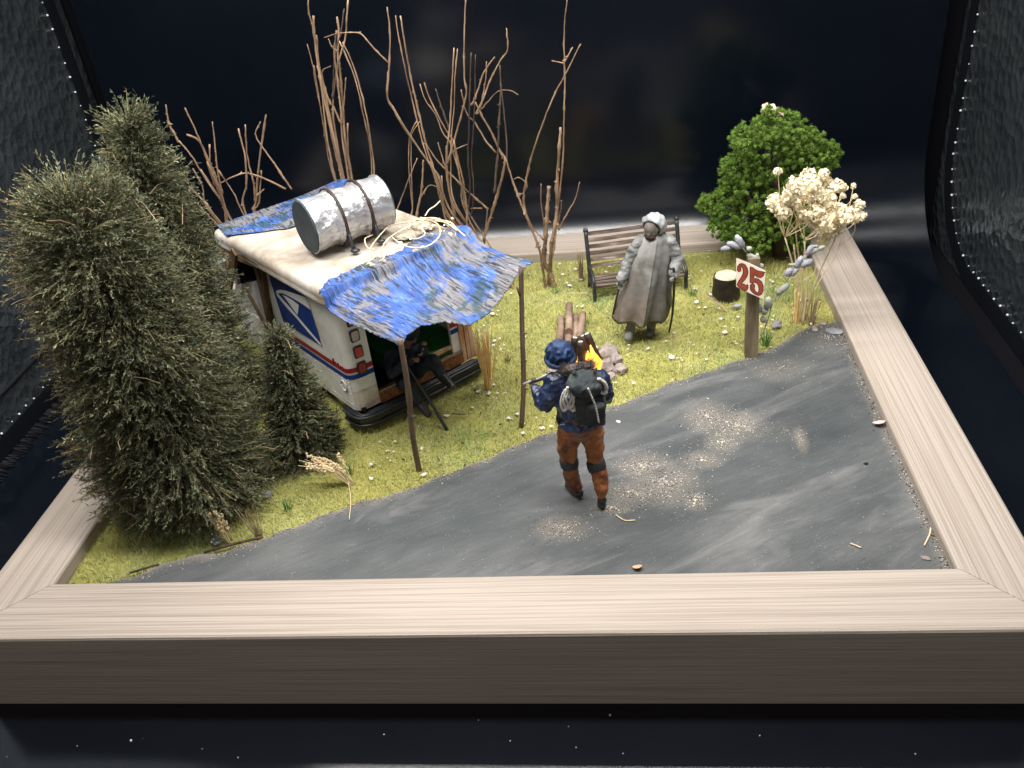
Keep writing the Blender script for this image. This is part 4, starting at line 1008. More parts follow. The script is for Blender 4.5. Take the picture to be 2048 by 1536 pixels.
# ------------------------------------------------------------------ straw clumps
def clump(name, label, u, v, n, h, spread, m_, cat='grass', lean=(0, 0), r=.0022, ears=0, taper=.4, flop=0.):
    b_ = gp(u, v); root = thing(name, b_, label, cat, None)
    for i in range(n):
        a = random.uniform(0, 6.28); s = random.uniform(0, 1) * spread; hh = h * random.uniform(.6, 1.05)
        p0 = b_ + Vector((math.cos(a), math.sin(a), 0)) * .016 * random.random() - Vector((0, 0, .005)); tip = b_ + Vector((math.cos(a) * s + lean[0] * hh, math.sin(a) * s + lean[1] * hh, hh))
        mid = p0.lerp(tip, .5) + Vector((0, 0, flop * hh))
        if ears and i < ears: tip.z -= flop * hh * .6
        P = curve([p0, mid, tip], 10); m = MB(); m.tube(P, [r * (1 - (1 - taper) * k / 9) for k in range(10)], 5)
        o = obj('stalk', m, m_, root, smooth=True)
        if ears and i < ears:
            e = MB(); d = (P[-1] - P[-3]).normalized()
            for k in range(26):
                t = k / 26; q = P[5].lerp(P[-1], t * 1.25) if t < .8 else P[-1] + d * (t - .8) * .06
                w = Vector((random.gauss(0, 1), random.gauss(0, 1), random.gauss(0, 1))).normalized() * .007; e.blob(q + w, (.005, .005, .0075), 1, .4, 2, k)
            obj('ear', e, M_STRAW, o, kind='stuff')
clump('straw_clump', 'orange straw stalks at the right rear corner of the truck', 978, 778, 46, .36, .08, M_STRAWO, r=.0034, lean=(.02, .06))
clump('straw_clump', 'golden straw stalks under the cream blossoms', 1592, 645, 16, .22, .04, M_STRAWO, r=.003)
clump('dry_grass_tuft', 'brown dry tuft between the golden straw and the right rail', 1622, 648, 26, .22, .08, M_DRYB, r=.0016, lean=(.12, 0))
clump('dry_grass_tuft', 'thin brown tuft left of the bench', 1164, 560, 40, .20, .05, M_DRYB, r=.0016)
clump('wheat_tuft', 'fallen wheat ears drooping left on the grass by the small shrub', 706, 968, 13, .21, .09, M_STRAW, ears=10, r=.003, lean=(-.85, -.05), flop=.2)
clump('wheat_tuft', 'upright pair of wheat ears in front of the broad tree', 462, 1084, 8, .20, .045, M_STRAW, ears=5, r=.0026, lean=(-.10, 0))
clump('dry_grass_tuft', 'grey brown dry stalks beside the upright wheat ears', 518, 1074, 18, .17, .06, M_DRYB, r=.0016, lean=(-.15, 0))
clump('grass_tuft', 'fresh green blades beside the broad tree at the road edge', 575, 1020, 22, .07, .05, M_GREENB, r=.0016)
clump('grass_tuft', 'fresh green blades right of the sign post', 1530, 690, 34, .10, .05, M_GREENB, r=.0016)
clump('grass_tuft', 'fresh green blades beside the bench right leg', 1385, 590, 26, .06, .05, M_GREENB, r=.0016)
clump('grass_tuft', 'fresh green blades below the slender twigs', 1112, 585, 22, .05, .05, M_GREENB, r=.0016)
clump('dry_grass_tuft', 'pale dry blades at the foot of the sign post', 1497, 712, 26, .12, .05, M_DRYB, r=.0014)
clump('dry_grass_tuft', 'long pale strands leaning toward the standing figure from the stump', 1455, 622, 9, .17, .05, M_STRAW, r=.0012, lean=(-1.1, .1))
clump('grass_tuft', 'green blades behind the drooping wheat ears', 700, 950, 14, .09, .04, M_GREENB, r=.0015)
clump('dry_grass_tuft', 'small dark dry tuft right of the orange straw', 1015, 722, 20, .05, .05, M_DRYB, r=.0016)

# ------------------------------------------------------------------ lavender
c5 = lambda x, y: (1440 + x / 5.486, 460 + y / 5.486)
def lav(label, stem, buds, y, base):
    root = thing('lavender_sprig', base, label, 'lavender'); P = [py(*c5(a, b_), y) for a, b_ in stem]
    m = MB(); m.tube(curve(P, 20), .003, 6); obj('stem', m, M_LAVG, root, smooth=True)
    for x0, y0, x1, y1, w, g in buds:
        a, b_ = py(*c5(x0, y0), y - .01), py(*c5(x1, y1), y - .015); r = w / 5.486 / 2 * (a - CAM).length / F * 1.25
        m = MB(); m.tube([a, a.lerp(b_, .2), a.lerp(b_, .7), b_], [r * .55, r, r * .9, r * .45], 8); obj('bud', m, M_LAVG if g else M_LAV, root, smooth=True)
lav('bluish lavender sprig sticking up behind the number sign', [(340, 420), (350, 330), (300, 260), (240, 190)], [(250, 190, 180, 60, 66, 0), (230, 190, 80, 140, 62, 0), (120, 190, 10, 210, 50, 0), (300, 270, 430, 330, 50, 1), (395, 380, 410, 260, 48, 1), (290, 210, 350, 200, 46, 1), (420, 400, 480, 390, 50, 1)], 1.86, gp(1500, 700))
lav('grey lavender sprig leaning right beside the number sign', [(430, 1230), (520, 1000), (580, 800), (700, 600), (860, 390), (1000, 240), (1130, 180)],
    [(520, 860, 530, 740, 70, 1), (430, 900, 420, 780, 60, 1), (500, 960, 460, 1010, 70, 1), (500, 860, 480, 930, 60, 1), (620, 700, 760, 590, 60, 1), (720, 500, 790, 420, 60, 0), (780, 500, 860, 410, 50, 0), (830, 410, 900, 290, 56, 0), (880, 390, 1020, 330, 70, 0),
     (960, 270, 1010, 170, 56, 0), (970, 260, 1080, 200, 50, 1), (1000, 180, 1080, 175, 24, 1), (1080, 210, 1150, 180, 40, 1), (750, 380, 860, 380, 22, 1)], 1.9, gp(1518, 702))
for u, v in ((1473, 618),): 
    m = MB(); c = gp(u, v) + Vector((0, 0, .025)); m.blob(c, (.032, .012, .011), 2, .2, 3, 1, Matrix.Rotation(.2, 3, 'Z')); tag(obj('lavender_bud', m, M_LAV, loc=c, smooth=True), 'single fallen lavender bud on the grass by the stump', 'bud')

# ------------------------------------------------------------------ stump, sign, bench
M_CHAR = mat('charred_bark', (.008, .006, .005), (.03, .02, .015), (.10, .06, .04), scale=12, rough=.55, bump=.8, bscale=26, spec=.4)
M_CUT = mat('pale_cut_wood', (.48, .36, .24), (.72, .62, .48), scale=16, rough=.85, bump=.3, bscale=40)
c = gp(1455, 604) + Vector((0, .07, 0)); st_ = thing('stump', c, 'short charred log stump with a pale cut top', 'stump')
m = MB(); n = 20; vs_ = []
for z, r in ((-.005, .080), (.03, .078), (.08, .074), (.12, .073), (.138, .070)):
    for i in range(n):
        a = 6.2832 * i / n; k = 1 + .06 * noise.noise(Vector((math.cos(a) * 3, math.sin(a) * 3, z * 9))); vs_.append(c + Vector((math.cos(a) * r * k, math.sin(a) * r * k, z)))
m.add(vs_, [[k * n + i, k * n + (i + 1) % n, (k + 1) * n + (i + 1) % n, (k + 1) * n + i] for k in range(4) for i in range(n)]); obj('bark', m, M_CHAR, st_, smooth=True)
m = MB(); m.blob(c + Vector((0, 0, .132)), (.068, .066, .022), 3, .12, 4, 3); obj('cut_top', m, M_CUT, st_, smooth=True)

M_POST = mat('weathered_post', (.12, .09, .055), (.24, .19, .12), (.36, .30, .21), scale=9, rough=.8, stretch=(3, 3, .4), bump=.4, bscale=30, bstretch=(3, 3, .4))
M_SIGN = mat('cream_sign_paper', (.74, .62, .50), (.82, .71, .60), scale=12, rough=.7)
M_NUM = mat('rust_red_numeral', (.24, .045, .022), (.31, .065, .032), scale=30, rough=.6)
M_NUMD = mat('dark_numeral_outline', (.03, .009, .007), (.045, .013, .010), scale=30, rough=.6)
pb0 = gp(1502, 713); sg = thing('number_sign', pb0, 'weathered post with a small cream board reading 25', 'sign')
ptop = py(1507, 514, pb0.y + .01); m = MB(); w = .032; vs_ = []
for t in (0, .35, .7, 1):
    q = pb0.lerp(ptop, t) - Vector((0, 0, .01 if t == 0 else 0))
    for dx, dy in ((-1, -1), (1, -1), (1, 1), (-1, 1)): vs_.append(q + Vector((dx * w * (1 - .12 * t), dy * .022, 0)) + Vector((noise.noise(Vector((t * 9, dx, dy))) * .003, 0, 0)))
m.add(vs_, [[k * 4 + j, k * 4 + (j + 1) % 4, k * 4 + 4 + (j + 1) % 4, k * 4 + 4 + j] for k in range(3) for j in range(4)] + [[3, 2, 1, 0], [12, 13, 14, 15]]); obj('post', m, M_POST, sg)
sn = Vector((-.18, -.93, .18)).normalized(); sc0 = py(1501, 557, pb0.y - .04)
def sp_(x, y, off=0.): return pp(*c5(x, y), sc0 + sn * off, sn)
m = MB(); m.prism([sp_(*q) for q in ((178, 310), (330, 372), (500, 452), (488, 600), (480, 762), (340, 700), (178, 622))], -sn * .008); bd = obj('board', m, M_SIGN, sg, label='cream board reading 25')
TWO = [(192, 440), (196, 400), (215, 375), (245, 370), (275, 385), (298, 420), (305, 465), (296, 505), (270, 545), (240, 575), (222, 598), (245, 592), (270, 600), (285, 615), (298, 596), (306, 610), (304, 640), (290, 660), (268, 664), (245, 652), (220, 630), (200, 618), (190, 600), (205, 565), (235, 520), (255, 480), (258, 440), (248, 412), (232, 402), (222, 412), (228, 430), (224, 450), (208, 456)]
FIVE = [(334, 402), (352, 412), (385, 436), (425, 454), (462, 460), (488, 463), (474, 500), (446, 520), (410, 512), (380, 490), (370, 492), (370, 538), (384, 533), (420, 540), (455, 570), (472, 615), (472, 665), (455, 702), (425, 716), (390, 705), (355, 680), (335, 648), (334, 610), (350, 592), (372, 595), (380, 615), (372, 640), (385, 672), (408, 690), (425, 680), (430, 645), (422, 605), (405, 580), (380, 570), (355, 580), (332, 578), (333, 500)]
def glyph(P, off, grow):
    c = Vector((sum(p[0] for p in P) / len(P), sum(p[1] for p in P) / len(P))); n = len(P); Q = []
    for i in range(n):
        a = Vector(P[i - 1]); b_ = Vector(P[(i + 1) % n]); t = (b_ - a).normalized(); Q.append((P[i][0] + t.y * grow, P[i][1] - t.x * grow))
    return MB().add([sp_(x, y, off) for x, y in Q], [list(range(n))])
for P in (TWO, FIVE):
    g = obj('numeral', glyph(P, .0012, 7.), M_NUMD, bd); obj('numeral_fill', glyph(P, .0024, -1.), M_NUM, g)

M_IRON = mat('cast_iron', (.012, .014, .017), (.035, .037, .04), scale=20, rough=.45, spec=.5)
M_SLAT = mat('worn_bench_slat', (.06, .042, .034), (.20, .15, .125), (.60, .54, .48), scale=7, rough=.7, stretch=(.6, 4, 4), bump=.3, bscale=25)
bo = gp(1190, 602); be = gp(1372, 578); bv = (be - bo); bw = bv.length; bv.normalize(); bn = Vector((-bv.y, bv.x, 0)); bn.normalize()
bench = thing('park_bench', bo + bv * bw / 2 + bn * .1, 'park bench with black iron ends and worn wooden slats against the back rail', 'bench')
def bp_(a, d, z): return bo + bv * a + bn * d + Vector((0, 0, z))
for a in (0, bw):
    m = MB(); m.tube(curve([bp_(a, 0, -.005), bp_(a, .0, .03), bp_(a, .01, .075), bp_(a, .0, .085)], 8), .011, 8); m.tube([bp_(a, 0, .08), bp_(a, .16, .075)], .011, 8)
    m.tube(curve([bp_(a, .20, -.005), bp_(a, .16, .08), bp_(a, .19, .22), bp_(a, .23, .345)], 14), .012, 8); m.blob(bp_(a, .232, .348), .016, 2)
    m.tube(curve([bp_(a, -.01, .08), bp_(a, -.005, .13), bp_(a, .06, .155), bp_(a, .18, .15)], 12), .009, 8)
    obj('end_frame', m, M_IRON, bench, smooth=True)
def bslat(d, z, tilt, w=.026):
    m = MB(); vs_ = []; k = 9
    for i in range(k):
        a = .008 + (bw - .016) * i / (k - 1); q = bp_(a, d, z + .003 * noise.noise(Vector((i * .7, d * 30, z * 30)))); up = (bn * math.cos(tilt) + Vector((0, 0, math.sin(tilt)))) * w / 2; nn = (Vector((0, 0, math.cos(tilt))) - bn * math.sin(tilt)) * .006
        vs_ += [q - up - nn, q + up - nn, q + up + nn, q - up + nn]
    m.add(vs_, [[i * 4 + j, i * 4 + (j + 1) % 4, i * 4 + 4 + (j + 1) % 4, i * 4 + 4 + j] for i in range(k - 1) for j in range(4)] + [[3, 2, 1, 0], [k * 4 - 4 + j for j in range(4)]]); obj('slat', m, M_SLAT, bench)
for i in range(4): bslat(.012 + i * .040, .092, 0, .028)
for i in range(6): bslat(.176 + i * .0095, .145 + i * .037, 1.32, .022)

# ------------------------------------------------------------------ campfire
M_LOGB = mat('burnt_log', (.010, .007, .006), (.05, .028, .018), (.16, .08, .045), scale=10, rough=.6, bump=.5, bscale=30, stretch=(1, 1, .5))
M_ASHR = mat('ash_ring', (.6, .6, .58), (.75, .75, .72), scale=30, rough=.9)
M_LOG = mat('pale_log', (.14, .09, .065), (.30, .21, .155), (.42, .32, .25), scale=10, rough=.85, bump=.4, bscale=30)
def flame_mat():
    m = bpy.data.materials.new('fire_glow'); m.use_nodes = True; nt = m.node_tree; N = nt.nodes; Lk = nt.links; b = N['Principled BSDF']
    tc = N.new('ShaderNodeTexCoord'); nz = N.new('ShaderNodeTexNoise'); nz.inputs['Scale'].default_value = 24; Lk.new(tc.outputs['Object'], nz.inputs['Vector'])
    cr = N.new('ShaderNodeValToRGB'); e = cr.color_ramp.elements; e[0].position = .3; e[0].color = (1, .16, .01, 1); e[1].position = .62; e[1].color = (1, .62, .06, 1); Lk.new(nz.outputs['Fac'], cr.inputs[0])
    Lk.new(cr.outputs[0], b.inputs['Emission Color']); b.inputs['Emission Strength'].default_value = 1.9; Lk.new(cr.outputs[0], b.inputs['Base Color']); return m
fc = gp(1178, 740); fire = thing('campfire', fc, 'glowing campfire of burnt logs inside a ring of stones', 'campfire')
m = MB(); 
for dx, dy, h in ((-.045, -.03, .14), (.04, -.045, .17), (.065, -.03, .13), (.0, .0, .12), (-.06, .0, .10), (.045, .0, .12), (-.02, -.04, .10)): m.tube([fc + Vector((dx, dy, 0)), fc + Vector((dx * .8, dy * .8, h * .5)), fc + Vector((dx * .4, dy * .6, h))], [.024, .020, .003], 8)
obj('flame', m, flame_mat(), fire, smooth=True)
def log_(a, b_, r, m_, parent, ring=True, nm='log'):
    P = curve([a, a.lerp(b_, .5) + Vector((random.uniform(-.004, .004), random.uniform(-.004, .004), 0)), b_], 9); m = MB(); m.tube(P, [r * (1.1 - .15 * i / 8) * random.uniform(.94, 1.06) for i in range(9)], 12); o = obj(nm, m, m_, parent, smooth=True)
    if ring:
        d = (b_ - a).normalized(); e = d.orthogonal().normalized(); f = d.cross(e); q = b_ + d * .002; m = MB(); m.tube([q + (e * math.cos(t) + f * math.sin(t)) * r * .5 for t in np.linspace(0, 6.2832, 14)], r * .12, 5); obj('ash_ring', m, M_ASHR, o)
    return o
for u0, v0, u1, v1, y0, y1 in ((1142, 742, 1150, 676, 0, 0), (1168, 752, 1161, 684, 0, 0), (1208, 742, 1174, 668, 0, 0), (1188, 722, 1166, 672, 0, 0)):
    a = gp(u0, v0); b_ = py(u1, v1, a.y + .05); log_(a, b_, .020, M_LOGB, fire)
for u, v, r in ((1218, 708, 24), (1232, 722, 22), (1212, 740, 26), (1240, 742, 20), (1222, 755, 20), (1198, 760, 18), (1250, 738, 12), (1200, 715, 18), (1168, 765, 18), (1140, 768, 20), (1118, 752, 20), (1108, 738, 16), (1100, 745, 14), (1120, 715, 16)):
    p = gp(u, v); q = r * random.uniform(.0013, .0021); m = MB(); m.blob(p + Vector((0, 0, q * .55)), (q * random.uniform(.85, 1.25), q, q * .75), 2, .5, 1.6, u, Matrix.Rotation(random.uniform(0, 6), 3, 'Z')); obj('stone', m, M_STONE, fire)
fl = bpy.data.lights.new('fire_light', 'POINT'); fl.energy = .22; fl.color = (1, .45, .12); fl.shadow_soft_size = .03; fo = bpy.data.objects.new('fire_light', fl); COL.objects.link(fo); fo.parent = fire; fo.location = (0, -.05, .10)
lp = thing('log_pile', gp(1142, 690), 'pile of cut logs lying behind the campfire', 'logs')
for u0, v0, u1, v1, h, r in ((1118, 692, 1123, 640, 0, .020), (1137, 694, 1139, 646, 0, .020), (1139, 680, 1140, 622, .034, .020), (1152, 692, 1152, 634, .0, .019), (1160, 688, 1167, 634, .012, .020)):
    a = gp(u0, v0) + Vector((0, 0, .022 + h)); b_ = gp(u1, v1); b_.y = a.y + (b_.y - a.y) * .9; b_.z += .03 + h; log_(a, b_, r, M_LOG, lp, False)

# pebbles and litter
def peb(u, v, r, m_, label, cat='pebble', zf=.5, group=None, road_=False, fl=1.):
    p = pz(u, v); z = road_z(p.x, p.y) if road_ else gz(p.x, p.y) + .012; c = Vector((p.x, p.y, z)); m = MB(); m.blob(c + Vector((0, 0, r * zf * .5)), (r * 1.3, r * .9, r * zf), 2, .4, 1.8, u, Matrix.Rotation(u, 3, 'Z')); tag(obj('pebble' if cat == 'pebble' else cat.replace(' ', '_'), m, m_, loc=c, smooth=False), label, cat, group)
peb(433, 1085, .026, M_GSTONE, 'grey pebble at the road edge left of the wheat ears')
peb(535, 993, .022, M_GSTONE, 'grey pebble at the foot of the broad tree')
peb(1553, 652, .028, M_GSTONE, 'smooth grey pebble right of the sign post')
peb(1668, 668, .034, M_GSTONE, 'flat grey stone in the road corner against the right rail', zf=.3, road_=True)
peb(1629, 665, .018, M_STONE, 'pinkish pebble at the upper end of the road', road_=True)
peb(1645, 652, .016, M_STONE, 'small pinkish pebble beside the flat grey stone', road_=True)
peb(1343, 717, .016, M_FLAKE, 'white pebble on the lawn right of the campfire'); peb(1449, 666, .014, M_FLAKE, 'white pebble on the lawn left of the sign'); peb(1393, 607, .014, M_FLAKE, 'white pebble on the lawn left of the stump')
peb(1611, 600, .016, M_STONE, 'rosy pebble among the straw by the right rail'); peb(1850, 1122, .012, M_STONE, 'sand coloured pebble in the near right corner of the road', road_=True)
peb(1237, 848, .010, M_FLAKE, 'white chip on the road right of the walking figure', road_=True)
M_LEAF = mat('pink_leaf', (.62, .40, .38), (.72, .52, .49), scale=20, rough=.7)
def litter(u, v, r, label, m_, z=.012):
    p = pz(u, v); c = Vector((p.x, p.y, road_z(p.x, p.y) + z)); m = MB(); P = [c + Vector((math.cos(a) * r * (1 + .2 * math.sin(3 * a)), math.sin(a) * r * .8, .35 * r * math.cos(a + 1))) for a in np.linspace(0, 6.2832, 11)[:-1]]; m.prism(P, (0, 0, -.002)); tag(obj('leaf', m, m_, loc=c), label, 'leaf')
litter(1757, 856, .026, 'pale pink leaf flake against the right rail', M_LEAF, .02); litter(1275, 1143, .018, 'orange leaf scrap behind the front rail', mat('orange_leaf', (.55, .30, .15), (.65, .40, .22), scale=20, rough=.8), .012)
litter(1731, 932, .010, 'black scrap on the right part of the road', M_CHAR, .004)
def twig(P, r, label, m_=None):
    q = [pz(u, v) for u, v in P]; q = [Vector((p.x, p.y, (road_z(p.x, p.y) if p.y < edge_y(p.x) else gz(p.x, p.y) + .02) + .004)) for p in q]; m = MB(); m.tube(curve(q, 10), r, 5); tag(obj('twig', m, m_ or M_STRAW, loc=q[0], smooth=True), label, 'twig')
twig([(1232, 1035), (1250, 1046), (1270, 1046)], .003, 'pale forked twig on the road below the walking figure'); twig([(1847, 1098), (1858, 1075), (1860, 1062)], .0035, 'pale twig lying against the lower right rail'); twig([(1700, 1092), (1722, 1101)], .003, 'tiny pale twig on the lower right road')
twig([(905, 833), (932, 834)], .003, 'dark twig on the grass right of the left tent pole', M_BARKD); twig([(1133, 592), (1175, 592)], .002, 'pale straw on the grass left of the bench')
twig([(410, 1112), (470, 1095), (528, 1081)], .006, 'dark curled strip along the road edge by the wheat ears', M_BARKD); twig([(262, 1152), (320, 1135)], .005, 'dark curled strip along the road edge in the left corner', M_BARKD)
twig([(700, 1045), (703, 1005), (698, 970)], .002, 'single straw fallen from the drooping wheat onto the road')

# ------------------------------------------------------------------ people
M_SKIN = mat('painted_skin', (.16, .085, .06), (.26, .15, .11), scale=20, rough=.6)
M_SKIND = mat('dark_painted_skin', (.13, .112, .10), (.26, .235, .215), scale=20, rough=.5)
M_JACK = mat('glossy_navy_jacket', (.007, .012, .034), (.014, .028, .078), (.05, .09, .19), scale=22, rough=.34, spec=.5, bump=.5, bscale=30, coat=.15)
M_HAT = mat('blue_knit_hat', (.008, .018, .055), (.022, .05, .135), (.10, .17, .32), scale=30, rough=.5, bump=.6, bscale=60)
M_PANTS = mat('rust_brown_trousers', (.10, .032, .012), (.34, .125, .042), (.52, .24, .10), scale=14, rough=.5, bump=.5, bscale=30, stretch=(1, 1, .5))
M_BOOT = mat('black_boot', (.010, .010, .011), (.03, .028, .028), scale=30, rough=.4, spec=.5)
M_FUR = mat('grey_brown_fur', (.06, .05, .046), (.16, .13, .118), scale=40, rough=.95)
M_PACK = mat('olive_grey_canvas', (.018, .024, .026), (.048, .058, .058), (.12, .13, .122), scale=12, rough=.75, bump=.4, bscale=35)
M_ROPE = mat('pale_rope', (.52, .50, .45), (.74, .72, .66), scale=40, rough=.85, bump=.5, bscale=120)
M_PAD = mat('black_knee_pad', (.018, .019, .021), (.05, .052, .055), scale=20, rough=.6)
M_GUN = mat('gun_metal', (.03, .03, .032), (.12, .12, .12), scale=30, rough=.35, metal=.6)
M_GUNW = mat('silvery_gun_top', (.35, .35, .34), (.55, .54, .52), scale=40, rough=.5)

def capx(m, pts, k, y0=None):
    """pts (u, v, y, r px)"""
    m.caps([(py(u, v, y), r * k) for u, v, y, r in pts]); return m
def glove(parent, c, d, n, m_, s=.042, label=None):
    d = Vector(d).normalized(); n = Vector(n); n = (n - d * n.dot(d)).normalized(); sd = d.cross(n); m = MB(); rot = Matrix((sd, d, n)).transposed(); c = Vector(c)
    m.blob(c, (s * .42, s * .5, s * .22), 2, 0, 1, 0, rot); m.tube([c - d * s * .4, c - d * s * .9], [s * .28, s * .30], 10)
    for i, ln in zip((-1.5, -.5, .5, 1.5), (.8, 1.0, .95, .72)):
        b_ = c + d * s * .38 + sd * i * s * .21; k1 = b_ + d * s * .34 * ln + n * s * .06; k2 = k1 + d * s * .16 * ln + n * s * .24 * ln; k3 = k2 - d * s * .06 + n * s * .2 * ln
        m.tube([b_, k1, k2, k3], [s * .12, s * .115, s * .10, s * .075], 7)
    t = c - d * s * .12 + sd * s * .38; m.tube([t, t + sd * s * .22 + d * s * .2 + n * s * .1, t + sd * s * .2 + d * s * .45 + n * s * .28], [s * .14, s * .12, s * .085], 7)
    o = obj('glove', m, m_, parent, smooth=True, label=label); return o
def head(m, c, r, f):
    """c centre, r radius, f facing"""
    f = Vector(f).normalized(); sd = f.cross(Vector((0, 0, 1))).normalized(); up = sd.cross(f); rot = Matrix((sd, f, up)).transposed()
    m.blob(c, (r * .80, r * .92, r * 1.1), 3, 0, 1, 0, rot)
    m.blob(c + f * r * .86 - up * r * .18, (r * .15, r * .22, r * .3), 2, 0, 1, 0, rot)             # nose
    m.blob(c + f * r * .66 + up * r * .22, (r * .58, r * .22, r * .13), 2, 0, 1, 0, rot)            # brow
    m.blob(c + f * r * .62 - up * r * .78, (r * .38, r * .30, r * .26), 2, 0, 1, 0, rot)            # chin
    m.blob(c + f * r * .76 - up * r * .52, (r * .30, r * .14, r * .10), 2, 0, 1, 0, rot)            # mouth
    for s in (-1, 1):
        m.blob(c + sd * s * r * .8, (r * .1, r * .2, r * .28), 2, 0, 1, 0, rot); m.blob(c + f * r * .62 + sd * s * r * .38 - up * r * .2, (r * .22, r * .2, r * .2), 2, 0, 1, 0, rot)
    return rot, sd, up

# --- walking figure, seen from behind
K = 1 / 504.
wk = thing('person', gp(1180, 1005), 'figure seen from behind walking on the road in navy jacket and rust brown trousers', 'person', 'people in the diorama')
Y = .76
m = MB(); capx(m, [(1160, 850, Y, 36), (1158, 800, Y, 38), (1150, 765, Y + .02, 32), (1140, 742, Y + .04, 14), (1124, 722, Y + .06, 16)], K)
capx(m, [(1112, 768, Y + .02, 13), (1091, 805, Y, 8), (1074, 781, Y + .08, 6)], K); capx(m, [(1196, 766, Y, 12), (1208, 792, Y + .02, 8), (1196, 801, Y + .09, 6)], K)
capx(m, [(1138, 862, Y, 18), (1138, 922, Y + .02, 13), (1152, 972, Y + .02, 10)], K); capx(m, [(1184, 862, Y, 18), (1192, 925, Y - .0, 13), (1204, 985, Y - .05, 9)], K)
head(m, py(1120, 716, Y + .07), 19 * K, (-.6, .75, -.1)); soft('body', m, M_SKIN, wk, .006, 2)
m = MB(); m.blob(py(1160, 848, Y), (46 * K, .070, 26 * K), 3)
capx(m, [(1139, 862, Y, 25), (1136, 893, Y + .01, 22), (1138, 922, Y + .02, 17), (1142, 945, Y + .025, 17), (1148, 962, Y + .03, 17), (1153, 976, Y + .03, 13)], K)
capx(m, [(1183, 862, Y, 25), (1188, 895, Y, 20), (1192, 925, Y - .005, 16.5), (1198, 950, Y - .025, 17), (1203, 974, Y - .045, 16), (1204, 990, Y - .055, 11)], K)
soft('trousers', m, M_PANTS, wk, .005, 4, .014, .035)
m = MB(); m.blob(py(1160, 802, Y), (49 * K, .085, 56 * K), 3); m.blob(py(1160, 836, Y), (50 * K, .083, 18 * K), 3)
capx(m, [(1148, 758, Y + .02, 28), (1116, 766, Y + .02, 25)], K); capx(m, [(1150, 760, Y + .02, 26), (1198, 762, Y, 23)], K)
capx(m, [(1110, 768, Y + .02, 24), (1097, 795, Y, 21), (1089, 808, Y - .01, 17)], K); capx(m, [(1089, 808, Y - .01, 17), (1079, 793, Y + .05, 15), (1072, 779, Y + .09, 12)], K)
capx(m, [(1200, 764, Y, 21), (1212, 790, Y + .02, 17), (1200, 802, Y + .09, 14)], K)
soft('jacket', m, M_JACK, wk, .005, 3, .018, .03)
# hat with a rolled knit brim
hc = py(1119, 706, Y + .07); m = MB(); m.blob(hc, (27 * K, 27 * K, 26 * K), 3)
o = soft('knit_hat', m, M_HAT, wk, .005, 1); vs_ = o.data.vertices
for v in vs_:
    p = v.co + origin(wk) - hc; a = math.atan2(p.x, p.y); t = p.z / (26 * K)
    v.co += (p.normalized()) * (.0040 * math.sin(a * 12 + 1.2 * math.sin(t * 4)) + .007 * noise.noise(p * 55) + .0015 * math.sin(t * 15)) * (1 - .4 * abs(t))
m = MB(); m.tube([hc + Vector((math.cos(a) * 26 * K, math.sin(a) * 26 * K, -.022 + .010 * math.sin(a))) for a in np.linspace(0, 6.2832, 26)], .011, 8); obj('hat_brim', m, M_HAT, wk, smooth=True)
# fur collar
m = MB(); cc = py(1146, 746, Y + .03); ring = curve([py(1126, 744, Y + .03), py(1136, 742, Y - .02), py(1152, 738, Y - .035), py(1168, 734, Y - .02), py(1178, 734, Y + .03)], 25); m.tube(ring, [.012 + .012 * math.sin(math.pi * i / 24) for i in range(25)], 8)
for i in range(1800):
    p = random.choice(ring) + Vector((random.gauss(0, .011), random.gauss(0, .011), random.gauss(.004, .010))); d = (p - cc).normalized() * .016 + Vector((random.gauss(0, .006), random.gauss(0, .006), random.gauss(.004, .006))); s = d.orthogonal().normalized() * .0012
    m.add([p - s, p + s, p + d], [[0, 1, 2]])
obj('fur_collar', m, M_FUR, wk)
for P in ([(1158, 986, .775), (1148, 982, .80), (1137, 974, .845)], [(1204, 1000, .705), (1204, 1010, .70), (1202, 1018, .715)]):
    m = MB()
    for (u, v, y), r in zip(P, (10.5, 9.5, 8)):
        q = py(u, v, y); q.z = max(q.z, G + .014 + r * K * .75); m.blob(q, (r * K, r * K, r * K * .9), 2)
    a = [py(*p) for p in P]
    for i in range(2): m.tube([Vector((q.x, q.y, max(q.z, G + .018))) for q in a[i:i + 2]], [9.5 * K, 8.5 * K], 10)
    soft('boot', m, M_BOOT, wk, .004, 2)
for a, b_ in (((1136, 914, Y + .02), (1140, 932, Y + .02)), ((1190, 920, Y - .0), (1195, 940, Y - .015))):
    m = MB(); p, q = py(*a), py(*b_); m.tube([p, p.lerp(q, .2), p.lerp(q, .8), q], [18.2 * K, 19.6 * K, 19.6 * K, 18 * K], 20); obj('knee_pad', m, M_PAD, wk, smooth=True)
glove(wk, py(1069, 772, .90), (-.3, .4, .55), (.5, .8, 0), M_BOOT, .034)
glove(wk, py(1178, 790, .90), (-.8, .1, .2), (0, .9, -.3), M_BOOT, .034)
# rifle carried across the chest
ga, gb = py(1047, 768, .95), py(1116, 743, .90); rf = thing('rifle', ga, 'long rifle with a worn silvery barrel carried by the walking figure', 'rifle')
m = MB(); d = (gb - ga).normalized(); m.tube([ga, ga + d * .10], .0045, 8); obj('barrel', m, M_GUNW, rf, smooth=True)
m = MB(); m.tube([ga + d * .03 - Vector((0, 0, .006)), gb - Vector((0, 0, .008))], [.006, .009], 8); m.tube([gb - Vector((0, 0, .008)), gb + d * .10 - Vector((0, 0, .02))], [.011, .016], 8); obj('stock', m, M_GUN, rf, smooth=True)
m = MB(); m.tube([ga + d * .05, gb + Vector((0, 0, .004))], [.004, .005], 6); obj('barrel', m, M_GUNW, rf, smooth=True)
